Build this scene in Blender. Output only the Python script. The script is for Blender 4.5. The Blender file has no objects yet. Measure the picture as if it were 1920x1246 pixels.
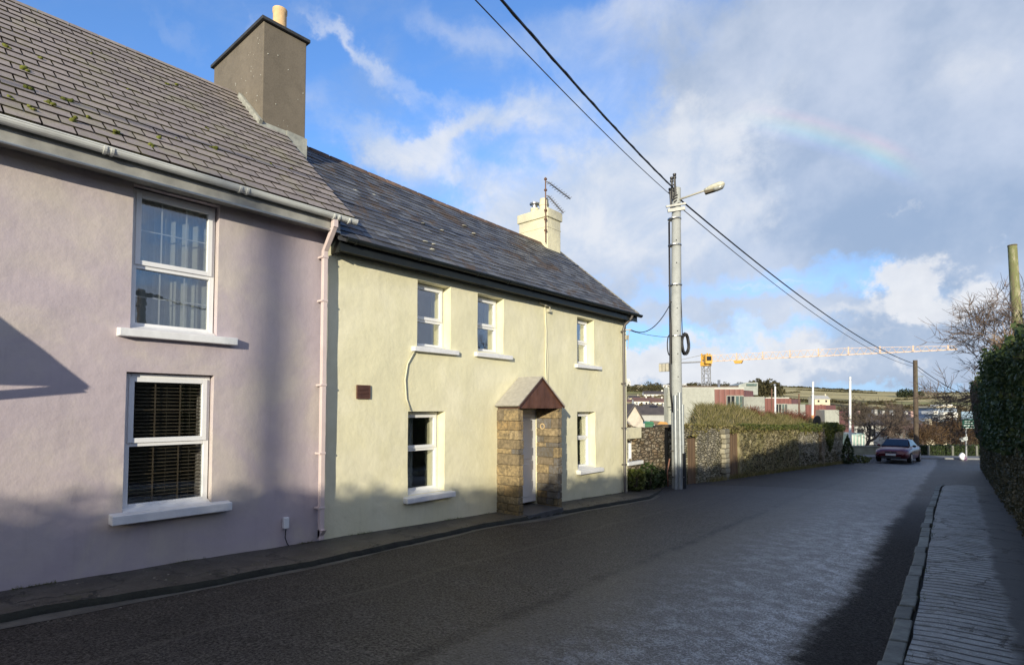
import bpy, math, random
import numpy as np
from mathutils import Vector, Matrix, noise
random.seed(7)
rng = np.random.default_rng(7)
SC = bpy.context.scene
COL = SC.collection
# ---------------------------------------------------------------- camera
CAMF = 1050.0                      # focal length in px of the 1920 px wide photograph
CS, CC = math.sin(math.atan(900/1050)), math.cos(math.atan(900/1050))
cam = bpy.data.cameras.new('camera')
cam.sensor_width = 36; cam.lens = 36*CAMF/1920
cam.shift_y = 97/1920
cam.clip_start = 0.05; cam.clip_end = 9000
camo = bpy.data.objects.new('camera', cam); COL.objects.link(camo)
camo.rotation_euler = (math.radians(90)+math.atan(45/1050), 0, math.atan(900/1050))
SC.camera = camo
SC.render.resolution_x, SC.render.resolution_y = 1024, 664
# ---------------------------------------------------------------- sun, exposure
SUN_EL = math.radians(10.5)
SX, SY = 0.496, -0.868             # where the sun stands (horizontal)
SC.view_settings.view_transform = 'Standard'; SC.view_settings.look = 'None'
SC.view_settings.exposure = 0.60; SC.view_settings.gamma = 1
sun = bpy.data.lights.new('sun', 'SUN'); sun.energy = 3.5; sun.angle = math.radians(0.55); sun.color = (1, 0.90, 0.70)
suno = bpy.data.objects.new('sun', sun); COL.objects.link(suno)
sd = Vector((SX*math.cos(SUN_EL), SY*math.cos(SUN_EL), math.sin(SUN_EL)))
suno.rotation_euler = sd.to_track_quat('Z', 'Y').to_euler(); suno.location = (20, -30, 20)

def ray(px, py):
    a = (px-960)/CAMF; b = (720-py)/CAMF; th = math.atan(45/1050)
    h = math.cos(th)-b*math.sin(th); v = (math.sin(th)+b*math.cos(th))/h; u = a/h
    return Vector((-CS+u*CC, CC+u*CS, v))
def atx(px, py, X):
    r = ray(px, py); return r*(X/r.x)
def att(px, py, t):
    return ray(px, py)*t
# ---------------------------------------------------------------- node helper
class NT:
    def __init__(s, tree): s.t = tree; s.n = tree.nodes; s.l = tree.links; s.n.clear()
    def add(s, kind, **kw):
        n = s.n.new(kind)
        for k, v in kw.items():
            if k.startswith('_'): setattr(n, k[1:], v)
        return n
    def link(s, a, b): s.l.new(a, b)
    def put(s, sock, v):
        if isinstance(v, bpy.types.NodeSocket): s.link(v, sock)
        elif v is not None:
            if hasattr(sock.default_value, '__len__') and not hasattr(v, '__len__'): v = (v,)*len(sock.default_value)
            if hasattr(v, '__len__') and len(v) == 3 and len(sock.default_value) == 4: v = (*v, 1)
            sock.default_value = v
    def math(s, op, a, b=None, c=None, clamp=False):
        n = s.add('ShaderNodeMath'); n.operation = op; n.use_clamp = clamp
        for i, v in enumerate((a, b, c)):
            if v is not None: s.put(n.inputs[i], v)
        return n.outputs[0]
    def vmath(s, op, a, b=None, out=0):
        n = s.add('ShaderNodeVectorMath'); n.operation = op
        s.put(n.inputs[0], a)
        if b is not None: s.put(n.inputs[1], b)
        return n.outputs[out]
    def noise(s, vec, scale, detail=4, rough=0.55, dist=0, out=0):
        n = s.add('ShaderNodeTexNoise'); s.put(n.inputs['Vector'], vec)
        n.inputs['Scale'].default_value = scale; n.inputs['Detail'].default_value = detail
        n.inputs['Roughness'].default_value = rough; n.inputs['Distortion'].default_value = dist
        return n.outputs[out]
    def voro(s, vec, scale, feature='F1', rnd=1.0, out=0):
        n = s.add('ShaderNodeTexVoronoi'); n.feature = feature; s.put(n.inputs['Vector'], vec)
        n.inputs['Scale'].default_value = scale; n.inputs['Randomness'].default_value = rnd
        return n.outputs[out]
    def ramp(s, fac, pts, interp='LINEAR'):
        n = s.add('ShaderNodeValToRGB'); s.put(n.inputs[0], fac); e = n.color_ramp; e.interpolation = interp
        while len(e.elements) < len(pts): e.elements.new(0.5)
        for el, (p, c) in zip(e.elements, pts):
            el.position = p
            if not hasattr(c, '__len__'): c = (c, c, c)
            el.color = (*c[:3], 1)
        return n.outputs[0]
    def mix(s, fac, a, b, mode='MIX'):
        n = s.add('ShaderNodeMix'); n.data_type = 'RGBA'; n.blend_type = mode
        s.put(n.inputs[0], fac); s.put(n.inputs[6], a); s.put(n.inputs[7], b); return n.outputs[2]
    def maprange(s, v, a, b, c=0, d=1, smooth=True):
        n = s.add('ShaderNodeMapRange'); n.interpolation_type = 'SMOOTHSTEP' if smooth else 'LINEAR'
        s.put(n.inputs[0], v)
        for i, x in enumerate((a, b, c, d)): s.put(n.inputs[1+i], x)
        return n.outputs[0]
    def scalev(s, vec, v3):
        return s.vmath('MULTIPLY', vec, v3)
    def bump(s, h, strength=0.3, dist=0.02, normal=None):
        n = s.add('ShaderNodeBump'); s.put(n.inputs['Height'], h)
        n.inputs['Strength'].default_value = strength; n.inputs['Distance'].default_value = dist
        if normal is not None: s.link(normal, n.inputs['Normal'])
        return n.outputs[0]
MATS = {}
def newmat(name):
    m = bpy.data.materials.new(name); m.use_nodes = True; return m, NT(m.node_tree)
def princ(t, base, rough=0.6, bump=None, metal=0, spec=0.5, trans=0, coat=0):
    p = t.add('ShaderNodeBsdfPrincipled'); t.put(p.inputs['Base Color'], base); t.put(p.inputs['Roughness'], rough)
    p.inputs['Metallic'].default_value = metal; p.inputs['Specular IOR Level'].default_value = spec
    if coat: p.inputs['Coat Weight'].default_value = coat; p.inputs['Coat Roughness'].default_value = 0.05
    if bump is not None: t.link(bump, p.inputs['Normal'])
    o = t.add('ShaderNodeOutputMaterial'); t.link(p.outputs[0], o.inputs[0]); return p
def obj_co(t): return t.add('ShaderNodeTexCoord').outputs['Object']
def attr(t, name='var'):
    n = t.add('ShaderNodeAttribute'); n.attribute_name = name; return n.outputs['Fac']
def simple(name, col, rough=0.6, var=0.12, scale=6, bump=0.15, bscale=60, metal=0, spec=0.5, usevar=False, coat=0):
    if name in MATS: return MATS[name]
    m, t = newmat(name); co = obj_co(t)
    n = t.noise(co, scale, 5, 0.6)
    lo = tuple(c*(1-var) for c in col); hi = tuple(min(1, c*(1+var)) for c in col)
    c = t.ramp(n, [(0.3, lo), (0.7, hi)])
    if usevar:
        v = attr(t); c = t.mix(1.0, c, t.ramp(v, [(0, (0.55,)*3), (1, (1.25,)*3)]), 'MULTIPLY')
    b = t.bump(t.noise(co, bscale, 3), bump, 0.01) if bump else None
    r = t.maprange(n, 0.2, 0.8, max(0, rough-0.08), min(1, rough+0.08)) if rough > 0.1 else rough
    princ(t, c, r, b, metal, spec, coat=coat); MATS[name] = m; return m
# ---------------------------------------------------------------- sky
def build_world():
    w = bpy.data.worlds.new('World'); SC.world = w; w.use_nodes = True
    t = NT(w.node_tree)
    tc = t.add('ShaderNodeTexCoord').outputs['Generated']
    sky = t.add('ShaderNodeTexSky'); sky.sky_type = 'NISHITA'; sky.sun_disc = False
    sky.sun_elevation = SUN_EL; sky.sun_rotation = math.atan2(SX, SY)
    sky.air_density = 1.0; sky.dust_density = 0.3; sky.ozone_density = 2.5
    d = t.vmath('NORMALIZE', tc)
    sep = t.add('ShaderNodeSeparateXYZ'); t.link(d, sep.inputs[0]); dx, dy, dz = sep.outputs
    hz = t.math('MAXIMUM', t.math('SQRT', t.math('ADD', t.math('MULTIPLY', dx, dx), t.math('MULTIPLY', dy, dy))), 0.001)
    az = t.math('ARCTAN2', dx, dy); el = t.math('DIVIDE', dz, hz)
    cb = t.add('ShaderNodeCombineXYZ'); t.link(az, cb.inputs[0]); t.link(el, cb.inputs[1])
    # domain for the clouds: a warped (azimuth, elevation)
    fl = t.add('ShaderNodeCombineXYZ'); hh = t.math('ADD', t.math('MAXIMUM', dz, 0), 0.16)
    t.link(t.math('DIVIDE', dx, hh), fl.inputs[0]); t.link(t.math('DIVIDE', dy, hh), fl.inputs[1])
    wn = t.noise(d, 5.5, 6, 0.62, out=1)
    warp = t.vmath('MULTIPLY', t.vmath('SUBTRACT', wn, (0.5, 0.5, 0.5)), (0.26, 0.16, 0))
    wn2 = t.noise(d, 22, 5, 0.62, out=1)
    warp2 = t.vmath('MULTIPLY', t.vmath('SUBTRACT', wn2, (0.5, 0.5, 0.5)), (0.09, 0.07, 0))
    co = t.vmath('ADD', t.vmath('ADD', cb.outputs[0], warp), warp2)
    def lobe(px, py, rx, ry, wt, rot=0):
        r = ray(px, py); a = math.atan2(r.x, r.y); h = math.hypot(r.x, r.y); e = r.z/h
        u = (px-960)/CAMF; da = rx/CAMF/(1+u*u); de = ry/CAMF/h
        v = t.vmath('SUBTRACT', co, (a, e, 0))
        if rot:
            n = t.add('ShaderNodeVectorRotate'); n.rotation_type = 'Z_AXIS'; t.link(v, n.inputs['Vector'])
            n.inputs['Angle'].default_value = math.radians(-rot); v = n.outputs[0]
        v = t.vmath('MULTIPLY', v, (1/da, 1/de, 0))
        q = t.vmath('DOT_PRODUCT', v, v, out=1)
        return t.math('MULTIPLY', t.math('EXPONENT', t.math('MULTIPLY', q, -1.0)), wt)
    def field(lobes):
        s = None
        for L in lobes:
            v = lobe(*L); s = v if s is None else t.math('ADD', s, v)
        return s
    A = field([(1690, 110, 400, 230, 1.25), (1420, 250, 190, 150, .95), (1330, 430, 250, 130, 1.0), (1130, 400, 130, 130, .85),
               (1860, 400, 240, 190, 1.0), (1020, 440, 110, 60, .5), (1650, 300, 300, 110, .8), (1300, 590, 200, 26, .55), (1560, 590, 230, 30, .5),
               (1500, 690, 420, 36, 1.0), (1240, 720, 160, 22, .7), (1740, 640, 240, 50, .9), (1480, 20, 110, 80, .45), (1240, 60, 160, 110, .45),
               (900, 60, 140, 40, .25, -20), (750, 320, 170, 60, .50, -28), (880, 260, 120, 30, .45, 10), (330, 70, 60, 120, .22, 35), (1480, 470, 200, 25, .35),
               (1700, 700, 130, 20, .5)])
    B = field([(1300, 200, 60, 40, .62), (1100, 285, 60, 30, .50), (1690, 520, 75, 42, 1.35), (1745, 575, 90, 40, 1.2), (1660, 560, 60, 40, .7), (1350, 662, 110, 40, 1.6),
               (1215, 692, 100, 38, 1.6), (1440, 685, 140, 24, 1.0), (1290, 715, 120, 16, .7), (1560, 605, 160, 20, .55), (1420, 540, 150, 12, .6, -6),
               (1690, 690, 60, 14, .6), (1600, 640, 130, 10, .4), (1690, 385, 60, 10, .5, 14), (1850, 130, 90, 60, .45), (1480, 385, 90, 20, .35)])
    Cf = field([(1120, 340, 170, 110, 1.2, 10), (700, 120, 130, 26, .40, -35), (620, 60, 100, 22, .35, -40), (820, 170, 120, 24, .38, -25), (470, 40, 60, 30, .30, 40), (1560, 590, 200, 26, .5), (1240, 590, 90, 30, .4), (1040, 200, 150, 60, .50, 20), (860, 255, 140, 34, .75, 12), (740, 290, 90, 60, .70, -30), (640, 230, 60, 50, .40), (880, 330, 110, 34, .6, -25), (1200, 430, 170, 90, .95), (1320, 270, 110, 90, .8), (1370, 420, 130, 80, .7), (880, 60, 160, 46, .42, -12), (1150, 40, 150, 50, .55), (1060, 110, 120, 40, .35), (960, 420, 120, 50, .6), (560, 180, 60, 90, .22), (340, 80, 50, 100, .26, 30), (1820, 130, 160, 90, .45), (1450, 140, 130, 60, .35)])
    n1 = t.noise(d, 7, 9, 0.6, 0.4); n2 = t.noise(fl.outputs[0], 2.2, 9, 0.6, 0.8); n3 = t.noise(d, 26, 6, 0.6)
    # general cloud outside the photographed part of the sky
    behind = t.maprange(t.math('ABSOLUTE', t.math('ADD', az, 0.7)), 1.0, 1.7)
    gen = t.math('MULTIPLY', t.maprange(t.noise(fl.outputs[0], 0.9, 7, 0.58), 0.34, 0.52), behind)
    a = t.math('MULTIPLY', A, t.math('ADD', 0.42, t.math('MULTIPLY', n1, 1.15)))
    a = t.math('ADD', t.maprange(a, 0.12, 0.80, 0, 0.93), t.math('MULTIPLY', gen, 0.85), clamp=True)
    b = t.math('MULTIPLY', B, t.math('ADD', 0.15, t.math('ADD', t.math('MULTIPLY', n1, 0.75), t.math('MULTIPLY', n3, 0.8))))
    b = t.maprange(b, 0.26, 1.05, 0, 0.95)
    cc = t.math('MULTIPLY', Cf, t.math('ADD', 0.10, t.math('ADD', t.math('MULTIPLY', n2, 0.9), t.math('MULTIPLY', n1, 0.75))))
    cc = t.maprange(cc, 0.08, 0.95, 0, 0.85)
    # thin streaks of high cloud everywhere
    st = t.math('MULTIPLY', t.maprange(n2, 0.45, 0.72), 0.26)
    a = t.math('MAXIMUM', a, st)
    skyc = t.mix(1.0, sky.outputs[0], (1.22, 1.56, 2.1), 'MULTIPLY')
    # paler, warmer sky near the horizon comes from the sky texture itself
    gcol = t.mix(t.maprange(t.noise(d, 3.2, 6, 0.6), 0.35, 0.65), (2.3, 2.95, 4.05), (4.0, 4.45, 5.3))
    gcol = t.mix(behind, gcol, t.mix(t.maprange(t.noise(d, 4.5, 6, 0.6), 0.35, 0.65), (2.9, 3.1, 3.8), (5.0, 4.9, 5.2)))
    skyc = t.mix(t.maprange(el, 0.0, 0.38, 0.80, 0.0), skyc, (2.0, 3.35, 6.0))
    wcol = t.mix(n3, (4.4, 4.7, 5.3), (6.2, 6.3, 6.5))
    c = t.mix(a, skyc, gcol); c = t.mix(cc, c, t.mix(t.maprange(n1, .35, .65), (3.7, 4.4, 5.6), (5.5, 5.7, 6.1))); c = t.mix(b, c, wcol)
    # rainbow: an arc round the point opposite the sun
    anti = Vector((-SX*math.cos(math.radians(13)), -SY*math.cos(math.radians(13)), -math.sin(math.radians(13)))).normalized()
    ca = t.vmath('DOT_PRODUCT', d, tuple(anti), out=1)
    ang = t.math('MULTIPLY', t.math('ARCCOSINE', ca), 180/math.pi)
    x = t.maprange(ang, 39.3, 42.1, 0, 1, smooth=False)
    rb = t.ramp(x, [(0, (0, 0, 0)), (0.2, (0.10, 0.16, 0.42)), (0.42, (0.10, 0.55, 0.45)), (0.6, (0.42, 0.50, 0.10)), (0.78, (0.62, 0.20, 0.08)), (1, (0, 0, 0))])
    spot = t.math('ADD', t.math('EXPONENT', t.math('MULTIPLY', t.math('POWER', t.math('DIVIDE', t.math('SUBTRACT', az, -0.21), 0.07), 2), -1)),
                  t.math('MULTIPLY', t.math('EXPONENT', t.math('MULTIPLY', t.math('POWER', t.math('DIVIDE', t.math('SUBTRACT', az, -0.115), 0.03), 2), -1)), 1.1))
    rbn = t.mix(1.0, rb, t.math('MULTIPLY', t.math('MULTIPLY', spot, 1.25), t.math('GREATER_THAN', dz, 0.1)), 'MULTIPLY')
    c = t.mix(1.0, c, rbn, 'ADD')
    bg = t.add('ShaderNodeBackground'); t.link(c, bg.inputs[0]); bg.inputs[1].default_value = 0.1
    o = t.add('ShaderNodeOutputWorld'); t.link(bg.outputs[0], o.inputs[0])
    w.cycles.sampling_method = 'MANUAL'; w.cycles.sample_map_resolution = 1024
build_world()
# ---------------------------------------------------------------- mesh helper
def tag(o, label=None, cat=None, group=None, kind=None):
    if label: o['label'] = label
    if cat: o['category'] = cat
    if group: o['group'] = group
    if kind: o['kind'] = kind
    return o
def thing(name, label, cat, loc=(0, 0, 0), rz=0, group=None):
    o = bpy.data.objects.new(name, None); COL.objects.link(o); o.location = loc; o.rotation_euler = (0, 0, rz)
    o.empty_display_size = 0.2
    return tag(o, label, cat, group)
class MB:
    def __init__(s): s.v = []; s.f = []; s.a = []; s.m = []
    def add(s, vs, fs, var=0.5, mi=0):
        b = len(s.v); s.v += [tuple(p) for p in vs]; s.f += [tuple(b+i for i in f) for f in fs]
        s.a += [var]*len(fs); s.m += [mi]*len(fs); return s
    def quad(s, a, b, c, d, var=0.5, mi=0): return s.add([a, b, c, d], [(0, 1, 2, 3)], var, mi)
    def box(s, x0, x1, y0, y1, z0, z1, var=0.5, mi=0):
        return s.add([(x0, y0, z0), (x1, y0, z0), (x1, y1, z0), (x0, y1, z0), (x0, y0, z1), (x1, y0, z1), (x1, y1, z1), (x0, y1, z1)],
                     [(0, 3, 2, 1), (4, 5, 6, 7), (0, 1, 5, 4), (1, 2, 6, 5), (2, 3, 7, 6), (3, 0, 4, 7)], var, mi)
    def hexa(s, p, var=0.5, mi=0):   # 8 points: bottom loop ccw, top loop ccw
        return s.add(p, [(0, 3, 2, 1), (4, 5, 6, 7), (0, 1, 5, 4), (1, 2, 6, 5), (2, 3, 7, 6), (3, 0, 4, 7)], var, mi)
    def bar(s, a, b, w, h=None, var=0.5, mi=0):
        a = Vector(a); b = Vector(b); h = h or w; d = (b-a).normalized()
        up = Vector((0, 0, 1)) if abs(d.z) < 0.95 else Vector((1, 0, 0))
        x = d.cross(up).normalized()*w/2; y = x.cross(d).normalized()*h/2
        return s.hexa([a-x-y, a+x-y, b+x-y, b-x-y, a-x+y, a+x+y, b+x+y, b-x+y], var, mi)
    def tube(s, pts, rad, n=8, cap=True, var=0.5, mi=0):
        pts = [Vector(p) for p in pts]; rads = rad if hasattr(rad, '__len__') else [rad]*len(pts)
        vs = []; x = None
        for i, p in enumerate(pts):
            d = (pts[min(i+1, len(pts)-1)]-pts[max(i-1, 0)]).normalized()
            if x is None:
                up = Vector((0, 0, 1)) if abs(d.z) < 0.9 else Vector((1, 0, 0)); x = d.cross(up).normalized()
            x = (x-d*x.dot(d)).normalized(); y = d.cross(x)
            for k in range(n):
                t = 2*math.pi*k/n; vs.append(p+(x*math.cos(t)+y*math.sin(t))*rads[i])
        fs = []
        for i in range(len(pts)-1):
            for k in range(n):
                k2 = (k+1) % n; fs.append((i*n+k, i*n+k2, (i+1)*n+k2, (i+1)*n+k))
        if cap: fs.append(tuple(range(n))[::-1]); fs.append(tuple((len(pts)-1)*n+k for k in range(n)))
        return s.add(vs, fs, var, mi)
    def lathe(s, c, prof, n=16, var=0.5, mi=0):
        vs = []; fs = []
        for r, z in prof:
            for k in range(n):
                t = 2*math.pi*k/n; vs.append((c[0]+r*math.cos(t), c[1]+r*math.sin(t), c[2]+z))
        for i in range(len(prof)-1):
            for k in range(n):
                k2 = (k+1) % n; fs.append((i*n+k, i*n+k2, (i+1)*n+k2, (i+1)*n+k))
        fs.append(tuple((len(prof)-1)*n+k for k in range(n))); fs.append(tuple(range(n))[::-1])
        return s.add(vs, fs, var, mi)
    def prism(s, poly, d, var=0.5, mi=0):  # poly: list of 3D pts, extrude by vector d
        n = len(poly); poly = [Vector(p) for p in poly]; d = Vector(d)
        return s.add(poly+[p+d for p in poly], [tuple(range(n))[::-1], tuple(range(n, 2*n))]+[(i, (i+1) % n, n+(i+1) % n, n+i) for i in range(n)], var, mi)
    def sphere(s, c, r, n=8, m=6, var=0.5, jit=0, mi=0):
        r = r if hasattr(r, '__len__') else (r, r, r); vs = [(c[0], c[1], c[2]-r[2])]; fs = []
        for i in range(1, m):
            ph = math.pi*i/m
            for k in range(n):
                t = 2*math.pi*k/n; j = 1+random.uniform(-jit, jit)
                vs.append((c[0]+r[0]*j*math.sin(ph)*math.cos(t), c[1]+r[1]*j*math.sin(ph)*math.sin(t), c[2]-r[2]*j*math.cos(ph)))
        vs.append((c[0], c[1], c[2]+r[2])); top = len(vs)-1
        for k in range(n):
            k2 = (k+1) % n; fs.append((0, 1+k2, 1+k)); fs.append((top, 1+(m-2)*n+k, 1+(m-2)*n+k2))
            for i in range(m-2): fs.append((1+i*n+k, 1+i*n+k2, 1+(i+1)*n+k2, 1+(i+1)*n+k))
        return s.add(vs, fs, var, mi)
    def build(s, name, mat, parent=None, smooth=False, bevel=0, local=False, auto=None):
        me = bpy.data.meshes.new(name)
        off = Vector((0, 0, 0))
        if parent is not None and not local:
            p = parent
            while p.parent: p = p.parent
            off = p.location
        v = [(p[0]-off[0], p[1]-off[1], p[2]-off[2]) for p in s.v] if off.length else s.v
        me.from_pydata(v, [], s.f)
        for m in (mat if isinstance(mat, (list, tuple)) else [mat]): me.materials.append(m)
        at = me.attributes.new('var', 'FLOAT', 'FACE'); at.data.foreach_set('value', s.a)
        if any(s.m): me.polygons.foreach_set('material_index', s.m)
        if smooth: me.polygons.foreach_set('use_smooth', [True]*len(me.polygons))
        me.update()
        o = bpy.data.objects.new(name, me); COL.objects.link(o)
        if parent is not None: o.parent = parent
        if smooth and auto: 
            try: me.set_sharp_from_angle(angle=math.radians(auto))
            except Exception: pass
        if bevel:
            b = o.modifiers.new('bevel', 'BEVEL'); b.width = bevel; b.segments = 2; b.limit_method = 'ANGLE'; b.angle_limit = math.radians(40)
        return o
def np_mesh(name, V, F, mat, parent=None, var=None, smooth=False):
    """V (n,3) array, F (m,k) array of equal sized faces"""
    if parent is not None: V = V-np.array(parent.location)
    me = bpy.data.meshes.new(name); n, m, k = len(V), len(F), F.shape[1]
    me.vertices.add(n); me.vertices.foreach_set('co', V.astype(np.float32).ravel())
    me.loops.add(m*k); me.loops.foreach_set('vertex_index', F.astype(np.int32).ravel())
    me.polygons.add(m); me.polygons.foreach_set('loop_start', np.arange(0, m*k, k, dtype=np.int32))
    me.materials.append(mat)
    at = me.attributes.new('var', 'FLOAT', 'FACE')
    at.data.foreach_set('value', (var if var is not None else rng.random(m)).astype(np.float32))
    if smooth: me.polygons.foreach_set('use_smooth', np.ones(m, dtype=bool))
    me.update(calc_edges=True); me.validate()
    o = bpy.data.objects.new(name, me); COL.objects.link(o)
    if parent is not None: o.parent = parent
    return o
def leaves(C, size, aspect=0.7, N=None, flat=0.0, droop=0.0):
    """C: centres (n,3). returns V, F of folded leaf quads, random orientation (biased to N if given)"""
    n = len(C); a = rng.normal(size=(n, 3))
    if N is not None: a = a*(1-flat)+N*flat*1.6
    a /= np.linalg.norm(a, axis=1)[:, None]
    b = rng.normal(size=(n, 3)); b[:, 2] -= droop; b -= a*np.sum(a*b, axis=1)[:, None]; b /= np.linalg.norm(b, axis=1)[:, None]
    c = np.cross(a, b); s = size*rng.uniform(0.6, 1.35, n)[:, None] if np.isscalar(size) else size[:, None]
    w = s*aspect*0.5
    V = np.stack([C-b*s*0.5, C+c*w+a*s*0.10, C+b*s*0.5, C-c*w+a*s*0.10], 1).reshape(-1, 3)
    F = np.arange(n*4).reshape(n, 4); return V, F
def blades(C, h, w, lean=0.35):
    n = len(C); t = rng.uniform(0, 2*math.pi, n); d = np.stack([np.cos(t), np.sin(t), 0*t], 1)
    l = rng.normal(size=(n, 3))*lean; l[:, 2] = 1; hh = (h*rng.uniform(0.4, 1.3, n))[:, None]
    V = np.stack([C-d*w/2, C+d*w/2, C+l*hh*0.55+d*w*0.3, C+l*hh+np.array([0, 0, -.12])*hh*0.5], 1).reshape(-1, 3)
    return V, np.arange(n*4).reshape(n, 4)
# ---------------------------------------------------------------- materials
def m_plaster(name, col, stain, bump=0.25):
    m, t = newmat(name); co = obj_co(t)
    n1 = t.noise(co, 0.9, 5, 0.6, 0.6); n2 = t.noise(co, 3.5, 6, 0.65); n3 = t.noise(co, 45, 4, 0.6); n4 = t.noise(co, 9, 4, 0.5)
    c = t.mix(t.maprange(n1, 0.40, 0.66, 0, 0.9), col, stain)
    c = t.mix(t.maprange(n2, 0.35, 0.75, 0, 0.30), c, tuple(x*0.78 for x in col))
    h = t.math('ADD', t.math('MULTIPLY', n4, 1.6), t.math('MULTIPLY', n3, 0.35))
    streak = t.noise(t.scalev(co, (1, 9, 0.8)), 1.2, 5, 0.6)
    c = t.mix(t.maprange(streak, 0.52, 0.75, 0, 0.17), c, tuple(x*0.6 for x in col))
    # splash dirt near the ground
    sep = t.add('ShaderNodeSeparateXYZ'); t.link(co, sep.inputs[0])
    hgt = t.math('ADD', sep.outputs[2], t.math('MULTIPLY', sep.outputs[1], 0.034))   # follows the slope
    dirt = t.math('MULTIPLY', t.maprange(hgt, -1.62, -1.28, 1, 0), t.maprange(t.noise(co, 5, 6, 0.7), 0.3, 0.7))
    c = t.mix(t.math('MULTIPLY', dirt, 0.5), c, (0.20, 0.21, 0.16))
    nb = t.bump(h, bump, 0.03)
    nb = t.bump(t.noise(co, 160, 2), 0.12, 0.004, nb)
    princ(t, c, 0.85, nb, spec=0.25); MATS[name] = m; return m
PINK = m_plaster('pink_render', (0.475, 0.415, 0.450), (0.55, 0.495, 0.45), 0.15)
CREAM = m_plaster('cream_render', (0.75, 0.715, 0.495), (0.79, 0.755, 0.56), 0.16)
CREAMC = m_plaster('cream_chimney', (0.74, 0.70, 0.50), (0.45, 0.44, 0.36))
def m_slate(name, c1, c2, c3, lichen, rough=0.7, lich=0.3, lscale=3):
    m, t = newmat(name); co = obj_co(t); v = attr(t)
    c = t.ramp(v, [(0, c1), (0.5, c2), (1, c3)])
    edge = t.math('LESS_THAN', v, -0.5)
    c = t.mix(t.maprange(t.noise(co, 25, 5, 0.65), 0.3, 0.75, 0, 0.45), c, tuple(x*0.55 for x in c1))
    l = t.math('MULTIPLY', t.maprange(t.noise(co, lscale, 7, 0.7, 0.5), 0.50, 0.66), lich)
    c = t.mix(l, c, lichen)
    c = t.mix(edge, c, t.mix(t.maprange(t.noise(co, 4, 4), .45, .6), (0.022, 0.017, 0.014), (0.045, 0.042, 0.014)))
    b = t.bump(t.noise(co, 60, 4, 0.6), 0.25, 0.006)
    princ(t, c, t.math('ADD', rough, t.math('MULTIPLY', l, 0.3)), b, spec=0.4); MATS[name] = m; return m
SLATE_P = m_slate('brown_slate', (0.27, 0.235, 0.222), (0.32, 0.278, 0.26), (0.37, 0.32, 0.29), (0.28, 0.275, 0.15), 0.75, 0.35, 2.0)
SLATE_C = m_slate('dark_slate', (0.060, 0.060, 0.062), (0.115, 0.115, 0.12), (0.19, 0.195, 0.20), (0.098, 0.070, 0.052), 0.5, 0.98, 1.6)
PVC = simple('white_pvc', (0.78, 0.79, 0.80), 0.35, 0.04, 3, 0.03, 40)
SILLW = simple('white_sill_paint', (0.74, 0.75, 0.76), 0.55, 0.08, 8, 0.2, 50)
GUTW = simple('grey_white_gutter', (0.62, 0.64, 0.62), 0.35, 0.12, 4, 0.04, 30)
SOFF = simple('grey_soffit', (0.30, 0.30, 0.28), 0.6, 0.25, 5, 0.1, 30)
GUTB = simple('black_gutter', (0.012, 0.015, 0.015), 0.42, 0.3, 5, 0.05, 30, spec=0.3)
PIPEP = simple('pink_pipe', (0.66, 0.55, 0.53), 0.4, 0.06, 4, 0.03, 30)
PIPEG = simple('grey_pipe', (0.10, 0.09, 0.085), 0.4, 0.15, 4, 0.03, 30)
BROWNP = simple('brown_plastic', (0.13, 0.062, 0.042), 0.45, 0.2, 8, 0.05, 40, usevar=True)
DARK = simple('dark_interior', (0.05, 0.042, 0.035), 0.9, 0.2, 3, 0)
CURT = simple('pale_curtain', (0.55, 0.50, 0.40), 0.95, 0.15, 8, 0.2, 60)
REDC = simple('red_curtain', (0.22, 0.03, 0.03), 0.95, 0.15, 8, 0.2, 60)
NETC = simple('net_curtain', (0.26, 0.28, 0.28), 0.95, 0.1, 8, 0.2, 60)
BLIND = simple('dark_blind', (0.13, 0.105, 0.075), 0.6, 0.2, 8, 0)
BARB = simple('brass_bar', (0.12, 0.09, 0.06), 0.5, 0.1, 8, 0)
LEAD = simple('lead_flashing', (0.34, 0.35, 0.31), 0.5, 0.3, 9, 0.2, 40)
MOSS = simple('moss', (0.13, 0.145, 0.022), 0.95, 0.5, 30, 0.8, 90)
POT = simple('clay_pot', (0.72, 0.50, 0.27), 0.8, 0.15, 12, 0.2, 40)
STEEL = simple('steel', (0.45, 0.45, 0.45), 0.3, 0.3, 9, 0.05, 40, metal=0.9)
RUSTM = simple('rusty_metal', (0.16, 0.085, 0.055), 0.8, 0.4, 14, 0.3, 60)
BLACKM = simple('black_plastic', (0.015, 0.016, 0.018), 0.45, 0.2, 6, 0.05, 40)
CABLE = simple('black_cable', (0.02, 0.02, 0.024), 0.5, 0.2, 3, 0)
CABLEG = simple('grey_cable', (0.09, 0.09, 0.10), 0.5, 0.2, 3, 0)
def m_glass():
    m, t = newmat('window_glass')
    fr = t.add('ShaderNodeLayerWeight'); fr.inputs[0].default_value = 0.5
    co = obj_co(t); b = t.bump(t.noise(co, 2.2, 3), 0.05, 0.02)
    g = t.add('ShaderNodeBsdfGlossy'); g.inputs['Roughness'].default_value = 0.01; g.inputs['Color'].default_value = (.92, .95, .98, 1)
    t.link(b, g.inputs['Normal'])
    tr = t.add('ShaderNodeBsdfTransparent'); tr.inputs[0].default_value = (0.955, 0.97, 0.96, 1)
    mx = t.add('ShaderNodeMixShader'); t.link(t.math('ADD', t.math('MULTIPLY', t.math('POWER', fr.outputs[1], 2.4), 1.0), 0.13, clamp=True), mx.inputs[0])
    t.link(tr.outputs[0], mx.inputs[1]); t.link(g.outputs[0], mx.inputs[2])
    o = t.add('ShaderNodeOutputMaterial'); t.link(mx.outputs[0], o.inputs[0]); return m
GLASS = m_glass()
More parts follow.
